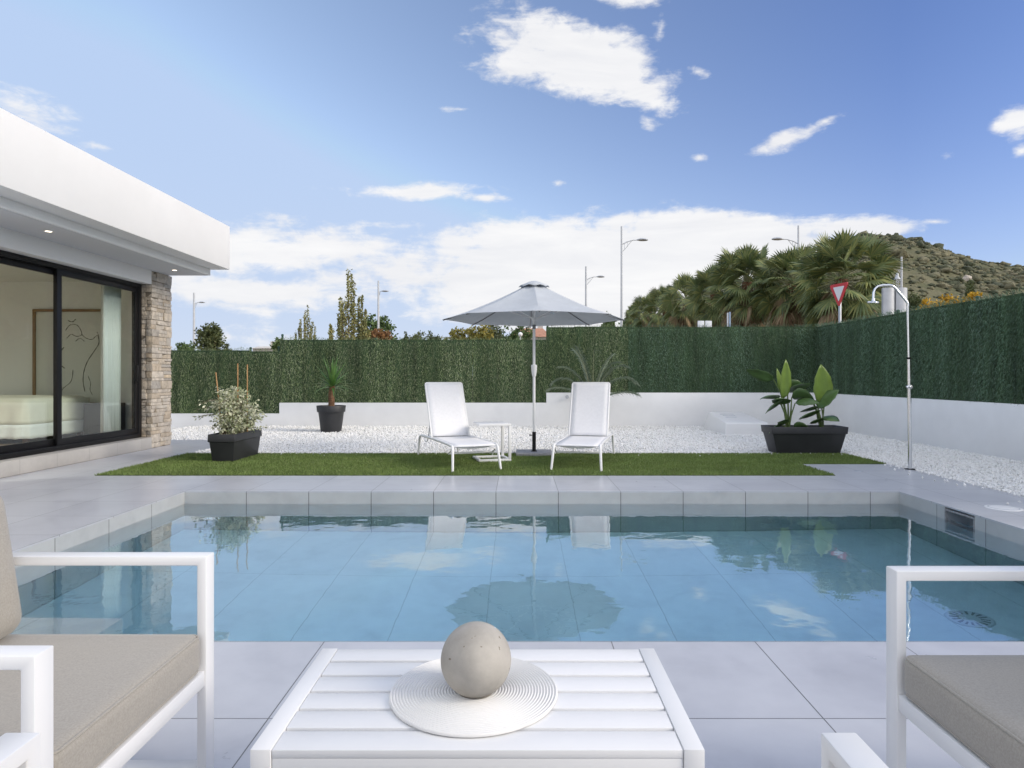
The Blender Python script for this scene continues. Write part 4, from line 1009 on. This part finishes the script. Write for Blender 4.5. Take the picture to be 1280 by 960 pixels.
# fan palms
def fan_palm(label, px, yc, wpx, Y, seed, n=46):
    r_ = random.Random(seed); zc = wz(yc,Y); S = wpx*Y/F/3.5
    t = thing('fan_palm', label, 'palm', at(px,Y), r_.uniform(0,6), 'fan palms along the road')
    b = MB(); zt = zc+.12
    b.tube([(0,0,-.05),(0,0,zt*.35),(.03,0,zt*.75),(0,0,zt-.1)],[.34*S,.27*S,.25*S,.2*S],12)
    b.build('trunk', M['palmbark'], t, smooth=40)
    def fan(V, Fc, c, d, L, droop, nseg, spread):
        d = Vector(d).normalized(); s = d.cross(Vector((0,0,1)))
        s = s.normalized() if s.length > .05 else Vector((1,0,0)); up = s.cross(d).normalized()
        roll = r_.uniform(-1.25,1.25); s, up = s*math.cos(roll)+up*math.sin(roll), up*math.cos(roll)-s*math.sin(roll)
        for k in range(nseg):
            a0 = (k/(nseg-1)-.5)*spread; w = spread/nseg*.5
            ll = L*(1-.25*(abs(a0)/(spread*.5))**2)*r_.uniform(.9,1.06)
            def P_(a, rr): 
                v = d*math.cos(a)+s*math.sin(a); return c+v*rr+up*(.10*rr*(math.cos(a*1.3)))
            mid = P_(a0,ll*.62); e0, e1 = P_(a0-w,ll*.58), P_(a0+w,ll*.58)
            tip = P_(a0,ll)+Vector((0,0,-droop*L*r_.uniform(.15,.34)))
            rid = up*(.018*L)
            o_ = len(V); V += [tuple(c), tuple(e0-rid), tuple(mid+rid), tuple(e1-rid), tuple(tip)]
            Fc += [(o_,o_+1,o_+2),(o_,o_+2,o_+3),(o_+1,o_+4,o_+2),(o_+2,o_+4,o_+3)]
    V, Fc = [], []; VD, FD = [], []; pt = MB()
    for i in range(n):
        u = i/n; a = i*2.399+r_.uniform(-.2,.2); e = R(84-150*u**.85+r_.uniform(-8,8))
        d = Vector((math.cos(e)*math.cos(a),math.cos(e)*math.sin(a),math.sin(e)))
        c0 = Vector((0,0,zt-.25*S*u)); pl = S*r_.uniform(.70,1.15)*(.8 if u < .12 else 1); c1 = c0+d*pl+Vector((0,0,-.10*pl*u))
        pt.tube([c0,c0.lerp(c1,.5)+Vector((0,0,.04*S)),c1],[.022*S,.016*S,.010*S],4)
        dd = (d+Vector((0,0,-.35*u-.05))).normalized()
        dead = u > .84 and r_.random() < .7
        fan(VD if dead else V, FD if dead else Fc, c1, dd, S*r_.uniform(.62,.82), .25+.9*u, 22, R(215) if not dead else R(130))
    for i in range(26):      # dry skirt hugging the trunk
        a = i*2.399; z = zt-S*(.4+.055*i); c0 = Vector((.18*S*math.cos(a),.18*S*math.sin(a),z))
        fan(VD, FD, c0+Vector((.15*S*math.cos(a),.15*S*math.sin(a),-.05)), (math.cos(a)*.45,math.sin(a)*.45,-1), S*r_.uniform(.7,1.0), .3, 14, R(110))
    pt.build('petioles', M['rachis'], t)
    np_mesh('fronds', V, Fc, M['fan'], t); np_mesh('dry_skirt', VD, FD, M['deadfan'], t)
for k,(px,yc,w,Y,lb) in enumerate(((1052,346,140,21.5,'largest fan palm, rising just behind the triangular give-way sign'),(990,352,112,25,'fan palm just left of the largest one, under the half-hidden lamp'),(934,350,108,27,'tall fan palm above the thin blue-grey post'),
        (893,366,88,31,'fan palm above the two white sign backs'),(858,374,78,36,'fan palm fifth from the right in the row'),(832,382,64,42,'small fan palm third from the left in the row'),(812,389,54,48,'small fan palm second from the left in the row'),(797,394,44,54,'smallest fan palm at the left end of the row'))):
    fan_palm(lb,px,yc,w,Y,50+k, 84 if k < 4 else 58)
# golden shrubs and bushes at the foot of the hill
for k,(px,yt,w,lb) in enumerate(((1166,367,26,'leftmost golden shrub above the right hedge'),(1186,365,30,'middle golden shrub above the right hedge'),(1208,364,26,'rightmost golden shrub above the right hedge'))):
    Y = 105+4*k; x = wx(px,Y); zb = hill_z(x,Y); h = wz(yt,Y)-zb; w_ = w*Y/F
    tree('golden_shrub',lb,'shrub',(x,Y,zb),[(random.uniform(-.35,.35)*w_,random.uniform(-.3,.3)*w_,h*random.uniform(.55,.85),w_*.24,w_*.24,h*.16) for _ in range(9)],1500,.42,M['gold'],.08,'golden shrubs at the foot of the hill')
for k,(px,yt,w,lb) in enumerate(((1146,360,22,'dark green bush left of the golden shrubs'),(1216,347,14,'narrow dark bush above the golden shrubs'))):
    Y = 120; x = wx(px,Y); zb = hill_z(x,Y); h = max(wz(yt,Y)-zb,1.5); w_ = w*Y/F
    tree('dark_bush',lb,'bush',(x,Y,zb),[(random.uniform(-.35,.35)*w_,random.uniform(-.3,.3)*w_,h*random.uniform(.3,.8),w_*.25,w_*.25,h*.2) for _ in range(8)],1300,.45,M['pine'],.08)
# dry bank behind the right hedge
b = MB(); vs = []; na = 40
for i in range(na):
    y = 12+i*.9
    for j,(dx,z) in enumerate(((8.5,-.1),(9.5,1.2),(11,2.3),(13.5,3.0),(18,3.1),(26,2.6),(34,-.1))):
        k_ = min(1,i/5)*min(1,(na-1-i)/8); vs.append((dx+.25*(y-12)+.4*mnoise.noise((y*.4,j,0)), y, (z+.25*mnoise.noise((y*.5,j*3,2)))*k_-.1*(1-k_)-.02))
b.add(vs,[(i*7+j,i*7+j+1,(i+1)*7+j+1,(i+1)*7+j) for i in range(na-1) for j in range(6)])
M['drybank'] = mat('dry_grass_bank',(0.36,0.25,0.12),.95,var=(1.2,.45),bump=(6,1,.15))
struct('dry_bank', b, M['drybank'], smooth=180)

# street lamps
def lamp(label, px, ytop, yarm, arm_px, Y):
    z1 = wz(ytop,Y)+.12; za = wz(yarm,Y)+.12; L = arm_px*Y/F; s = 1 if L > 0 else -1
    t = thing('street_lamp', label, 'street lamp', at(px,Y), 0, 'street lamps beyond the hedge')
    MB().tube([(0,0,0),(0,0,z1*.5),(0,0,z1)],[.085*max(1,Y/36),.06*max(1,Y/34),.045*max(1,Y/34)],12).build('pole', M['lampwhite'], t, smooth=60)
    b = MB(); b.tube([(0,0,za-.25),(L*.25,0,za-.10),(L*.55,0,za-.01),(L*.85,0,za)],[.03,.028,.025,.022],8); b.tube([(0,0,za-.65),(L*.18,0,za-.45),(L*.5,0,za-.03)],[.02,.018,.014],6)
    for q in (.14,.28): b.tube([(L*q,0,za-.62+q*.9),(L*q,0,za-.22+q*.45)],.012,6)
    b.build('arm', M['lampwhite'], t, smooth=60)
    b = MB(); q = []
    for i in range(9): q.append((L*.72+s*.6*i/8,0,za+.0+.03*math.sin(math.pi*i/8)))
    b.tube(q,[.03,.07,.10,.12,.125,.12,.11,.09,.04],10); b.v = [(x,y*1.3,za+(z-za)*.62) for x,y,z in b.v]; b.build('lamp_head', M['galv'], t, smooth=60)
lamp('tallest street lamp, right of the parasol with its arm to the right',777,283,300,26,34.5)
lamp('thin street lamp rising behind the parasol canopy',732.5,333,346,18,48)
lamp('street lamp farthest left, beside the round pine',242.5,366,378,8,62)
lamp('thin street lamp in front of the leafy green tree',473,351,364,5,54)
lamp('street lamp half hidden by the fan palms, arm to the left',998,282,299,-26,34)
lamp('white street lamp before the hill, arm to the left',1127,321,335,-10,44)
# signs
Y = 18; t = thing('give_way_sign','red and white inverted triangle give-way sign on a grey post','sign',(wx(1049.5,Y),Y,-.1),R(-76))
def rtri(w,h,r):
    c = [(-w/2,0),(w/2,0),(0,-h)]; out = []
    cen = (0,-h/3)
    for k in range(3):
        p = Vector(c[k]); a = (Vector(c[k-1])-p).normalized(); b_ = (Vector(c[(k+1)%3])-p).normalized()
        for s_ in (0,.25,.5,.75,1): out.append(tuple((p+a*r*1.2).lerp(p,s_*2*(1-s_)).lerp((p+b_*r*1.2),s_)))
    return out
zt = wz(354.5,Y)+.1; hh = 30*Y/F
o = MB().prism([(x,zt+z) for x,z in rtri(.74,hh,.06)],-.03,-.012).build('sign_board', M['signred'], t)
MB().prism([(x,zt-.085+z) for x,z in rtri(.74*.58,hh*.62,.02)],-.034,-.0305).build('white_panel', M['signwhite'], o)
MB().box(-.035,.035,-.012,.03,0,zt-.1).build('post', M['galv'], t, bevel=.004)
Y = 19; t = thing('road_sign_back','pair of rounded grey metal panels standing behind the shower head','sign',(wx(1118,Y),Y,-.1))
zt = wz(360,Y)+.1
for k,cx in enumerate((-.19,.18)):
    b = MB(); poly = [(cx-.165,-.05),(cx-.165,.03),(cx-.12,.08),(cx,.11),(cx+.12,.08),(cx+.165,.03),(cx+.165,-.05),(cx+.12,-.09),(cx,-.115),(cx-.12,-.09)]
    b.prism([(x,y) for x,y in poly], zt-.95, zt, 'z'); b.build('panel', M['galv'], t, smooth=35)
MB().tube([(-.01,.14,0),(-.01,.14,zt-.1)],.05,12).build('post', M['galv'], t, smooth=60)
Y = 70; t = thing('lattice_mast','short grey lattice mast rising behind the rounded panels','mast',(wx(1121.5,Y),Y,-.1))
zt = wz(340,Y)+.1; b = MB()
for sx in (-1,1):
    for sy in (-1,1): b.tube([(sx*.28,sy*.28,0),(sx*.25,sy*.25,zt-.8)],.035,5)
z = 1.0; k = 0
while z < zt-1.2:
    b.tube([(-.27,-.27,z),(.27,-.27,z+.5)],.025,4); b.tube([(.27,-.27,z),(-.27,-.27,z+.5)],.025,4); b.tube([(-.27,.27,z),(.27,.27,z+.5)],.025,4); z += .5
b.build('lattice', M['lampwhite'], t); MB().lathe([(.3,zt-.8),(.3,zt-.7),(.16,zt-.5),(.14,zt-.2),(.0,zt)],12).build('cap', M['lampwhite'], t, smooth=40)
Y = 17; t = thing('sign_plates','two small white sign backs on a pale post below the palms','sign',(wx(881,Y),Y,-.1))
zt = wz(401,Y)+.1
for cx in (-.1,.095): MB().box(cx-.085,cx+.085,-.012,.012,zt-.30,zt).build('plate', M['signwhite'], t, bevel=.01)
MB().tube([(-.06,.03,0),(-.06,.03,zt-.02)],.025,10).build('post', M['lampwhite'], t, smooth=60)
t = thing('blue_post','thin blue-grey twin post rising above the hedge below the palms','post',(wx(911,Y),Y,-.1)); zt = wz(390,Y)+.1
MB().box(.0,.045,-.02,.02,0,zt).build('post', M['bluegrey'], t, bevel=.004); MB().box(-.045,-.02,-.02,.02,0,zt-.02).build('rail', M['galv'], t, bevel=.003)
Y = 24; t = thing('globe_lamp','small white globe lamp just left of the parasol pole','lamp',(wx(650.5,Y),Y,-.1)); zt = wz(418,Y)+.1
MB().lathe([(0,zt-.09),(.05,zt-.075),(.088,zt),(.062,zt+.062),(0,zt+.09)],16).build('globe', M['opal'], t, smooth=180); MB().tube([(0,0,0),(0,0,zt-.07)],.025,8).build('post', M['lampwhite'], t, smooth=60)
# distant houses
def far_house(label, px0, px1, yroof, yeave, Y, roofm):
    x0, x1 = wx(px0,Y), wx(px1,Y); zr, ze = wz(yroof,Y)+.1, wz(yeave,Y)+.1; w = x1-x0; d_ = w*.7
    t = thing('distant_house', label, 'house', ((x0+x1)/2,Y,-.1))
    MB().box(-w/2+.3,w/2-.3,.3,d_-.3,0,ze).build('wall', M['farwall'], t)
    b = MB(); b.add([(-w/2,0,ze),(w/2,0,ze),(w/2,d_,ze),(-w/2,d_,ze),(-w*.3,d_/2,zr),(w*.3,d_/2,zr)],[(0,1,5,4),(2,3,4,5),(1,2,5),(3,0,4),(3,2,1,0)]); b.build('roof', roofm, t)
    for q in (-.25,.05,.3): MB().box(w*q-.4,w*q+.4,.27,.31,ze-1.7,ze-.5).build('window', M['dark_plastic'], t)
    MB().box(w*.18,w*.18+.6,d_*.5,d_*.5+.6,ze,zr+.7).build('chimney', M['farwall'], t)
far_house('house with a terracotta roof seen under the parasol by its pole',636,690,409,421,75,M['terracotta'])
far_house('small terracotta roofed house right of the parasol edge',786,808,402,409,80,M['terracotta'])
far_house('pale low house seen above the lowest hedge right of the pine',312,344,432.5,435.5,90,M['farwall'])

# ------------------------------------------------------------------ sky, sun, camera
SUN_AZ, SUN_EL = R(107), R(27)          # clockwise from +Y
w = bpy.data.worlds.new('World'); sc.world = w; w.use_nodes = True
nt = w.node_tree; nt.nodes.clear()
out = nt.nodes.new('ShaderNodeOutputWorld'); bg = N(nt,'ShaderNodeBackground',Strength=0.12)
sky = nt.nodes.new('ShaderNodeTexSky'); sky.sky_type = 'NISHITA'; sky.sun_disc = False
sky.sun_elevation = SUN_EL; sky.sun_rotation = SUN_AZ; sky.air_density = 1.0; sky.dust_density = 0.6; sky.ozone_density = 1.6; sky.altitude = 50
tc = nt.nodes.new('ShaderNodeTexCoord'); nv = nt.nodes.new('ShaderNodeVectorMath'); nv.operation = 'NORMALIZE'; nt.links.new(tc.outputs['Generated'],nv.inputs[0])
sp = nt.nodes.new('ShaderNodeSeparateXYZ'); nt.links.new(nv.outputs[0],sp.inputs[0])
az = mth(nt,'ARCTAN2',sp.outputs[0],sp.outputs[1]); el = mth(nt,'ARCSINE',sp.outputs[2])
cb = nt.nodes.new('ShaderNodeCombineXYZ'); nt.links.new(az,cb.inputs[0]); nt.links.new(mth(nt,'MULTIPLY',el,2.6),cb.inputs[1])
nz = noise(nt,cb.outputs[0],5.5,9,.62,.35)
cb2 = nt.nodes.new('ShaderNodeCombineXYZ'); nt.links.new(az,cb2.inputs[0]); nt.links.new(mth(nt,'MULTIPLY',el,6.0),cb2.inputs[1]); cb2.inputs[2].default_value = 3.3
nz2 = noise(nt,cb2.outputs[0],4.0,7,.6,.5)
def blob(px, py, sx, sy, rot=0, amp=1.0):
    a0 = math.atan((px-VX)/F); e0 = math.atan((VY-py)/F*math.cos(a0)); ca = math.cos(a0)
    sx, sy = sx/F*ca*ca, sy/F*ca
    da = mth(nt,'SUBTRACT',az,a0); de = mth(nt,'SUBTRACT',el,e0); c, s = math.cos(R(rot)), math.sin(R(rot))
    u = mth(nt,'MULTIPLY_ADD',da,c/sx,mth(nt,'MULTIPLY',de,s/sx)); v = mth(nt,'MULTIPLY_ADD',da,-s/sy,mth(nt,'MULTIPLY',de,c/sy))
    r = mth(nt,'SQRT',mth(nt,'MULTIPLY_ADD',u,u,mth(nt,'MULTIPLY',v,v)))
    return mth(nt,'MULTIPLY',mth(nt,'SUBTRACT',1.0,r),amp)
BL = [(718,72,150,50,-12,1.35),(660,75,80,42,0,.9),(800,108,70,30,-22,.8),(785,-6,75,18,-8,.9),(985,175,64,15,14,.95),(1035,150,42,9,16,.6),(520,240,110,13,2,.8),(600,246,60,9,-5,.55),
      (740,350,290,96,0,2.2),(900,310,250,52,-5,1.9),(1075,284,115,19,-7,1.3),(330,314,280,48,3,.98),(330,364,270,34,0,.9),(420,285,140,14,4,.5),(520,345,230,44,0,.95),(300,420,200,20,0,.35),(600,300,120,36,12,.9),(1168,277,30,7,-5,.8),(40,145,100,36,-18,.65),(120,182,40,8,0,.5),(575,137,32,6,4,.55),(810,155,20,12,-35,.5),
      (875,90,22,10,-20,.55),(875,196,18,8,15,.5),(1185,196,22,9,10,.5),(1275,150,36,22,20,.7),(1278,190,18,10,15,.6),(698,228,20,6,0,.5),(30,45,40,10,0,.4),(825,40,12,34,-10,.4)]
d_ = None
for q in BL:
    v = blob(*q); d_ = v if d_ is None else mth(nt,'MAXIMUM',d_,v)
# unseen broken cloud added over the rest of the dome for neutral fill
beh = mth(nt,'MULTIPLY_ADD',mth(nt,'ABSOLUTE',az),1.6,-1.9,clamp=True)
over = mth(nt,'MULTIPLY_ADD',el,3.0,-2.3,clamp=True)
beh = mth(nt,'MAXIMUM',beh,over)
d_ = mth(nt,'MAXIMUM',d_,mth(nt,'MULTIPLY_ADD',beh,1.0,-.5))
nn_ = mth(nt,'ADD',mth(nt,'MULTIPLY',nz,.6),mth(nt,'MULTIPLY',nz2,.4))
cb3 = nt.nodes.new('ShaderNodeCombineXYZ'); nt.links.new(az,cb3.inputs[0]); nt.links.new(mth(nt,'MULTIPLY',el,1.8),cb3.inputs[1]); cb3.inputs[2].default_value = 7.7
nz3 = noise(nt,cb3.outputs[0],26.0,6,.62,.3)
dens = mth(nt,'ADD',mth(nt,'MULTIPLY',d_,.9),mth(nt,'MULTIPLY_ADD',nn_,2.6,-1.42))
dens = mth(nt,'ADD',dens,mth(nt,'MULTIPLY_ADD',nz3,1.1,-.55))
cov = nt.nodes.new('ShaderNodeMapRange'); cov.interpolation_type = 'SMOOTHSTEP'; nt.links.new(dens,cov.inputs[0]); cov.inputs[1].default_value = .0; cov.inputs[2].default_value = .55
inblob = mth(nt,'MULTIPLY_ADD',d_,4.0,0.8,clamp=True)
cover = mth(nt,'MULTIPLY',cov.outputs[0],inblob)
cover = mth(nt,'MULTIPLY',cover,.97)
# clouds: white with a little grey relief
shade = mth(nt,'MULTIPLY_ADD',nz2,1.7,-.42,clamp=True)
CLD = 3.25
ccol = mixc(nt,shade,(CLD*.82,CLD*.83,CLD*.87),(CLD*1.04,CLD*1.03,CLD*1.02))
azf = mth(nt,'MULTIPLY_ADD',az,.95,.50,clamp=True)
bright = mth(nt,'MULTIPLY_ADD',mth(nt,'MINIMUM',mth(nt,'MAXIMUM',beh,0.0),1.0),.75,1.0)  # unseen added cloud brightened further to raise the fill light
bc = nt.nodes.new('ShaderNodeCombineXYZ')
for i_ in range(3): nt.links.new(bright,bc.inputs[i_])
ccol = mixc(nt,1.0,ccol,bc.outputs[0],'MULTIPLY')
tint = mixc(nt,1.0,sky.outputs[0],mixc(nt,azf,(1.12,.96,.86),(.35,.385,.535)),'MULTIPLY')
mn = nt.nodes.new('ShaderNodeVectorMath'); mn.operation = 'MINIMUM'; nt.links.new(tint,mn.inputs[0]); mn.inputs[1].default_value = (1.6,2.08,2.95); tint = mn.outputs[0]
# thin bright veil of air low over the horizon
veil = mth(nt,'POWER',mth(nt,'SUBTRACT',1.0,mth(nt,'ABSOLUTE',sp.outputs[2])),7.0)
skyc = mixc(nt,mth(nt,'MULTIPLY',veil,.75),tint,(2.45,2.62,2.90))
fin = mixc(nt,cover,skyc,ccol)
nt.links.new(fin,bg.inputs['Color']); nt.links.new(bg.outputs[0],out.inputs['Surface'])

sl = bpy.data.lights.new('sun','SUN'); sl.energy = 0.98; sl.angle = R(24); sl.color = (1.0,.90,.76)
so = bpy.data.objects.new('sun',sl); COL.objects.link(so)
sd = Vector((math.sin(SUN_AZ)*math.cos(SUN_EL), math.cos(SUN_AZ)*math.cos(SUN_EL), math.sin(SUN_EL)))
so.rotation_euler = sd.to_track_quat('Z','Y').to_euler(); so.location = (20,-6,14)

cd = bpy.data.cameras.new('camera'); cam = bpy.data.objects.new('camera',cd); COL.objects.link(cam)
cam.location = (0,0,CAMZ); cam.rotation_euler = (R(90),0,0)
cd.sensor_width = 36; cd.lens = F/1280*36; cd.shift_x = (640-VX)/1280; cd.shift_y = (VY-480)/1280
cd.clip_start = .05; cd.clip_end = 6000
sc.camera = cam
sc.render.engine = 'CYCLES'
sc.cycles.max_bounces = 12; sc.cycles.transmission_bounces = 10; sc.cycles.transparent_max_bounces = 16; sc.cycles.glossy_bounces = 6; sc.cycles.diffuse_bounces = 5
sc.cycles.caustics_refractive = True; sc.cycles.caustics_reflective = False; sc.cycles.use_denoising = True
sc.render.resolution_x, sc.render.resolution_y = 1024, 768
vs_ = sc.view_settings; vs_.view_transform = 'Standard'; vs_.look = 'None'; vs_.gamma = 1.0; vs_.exposure = 1.35; vs_.use_curve_mapping = False
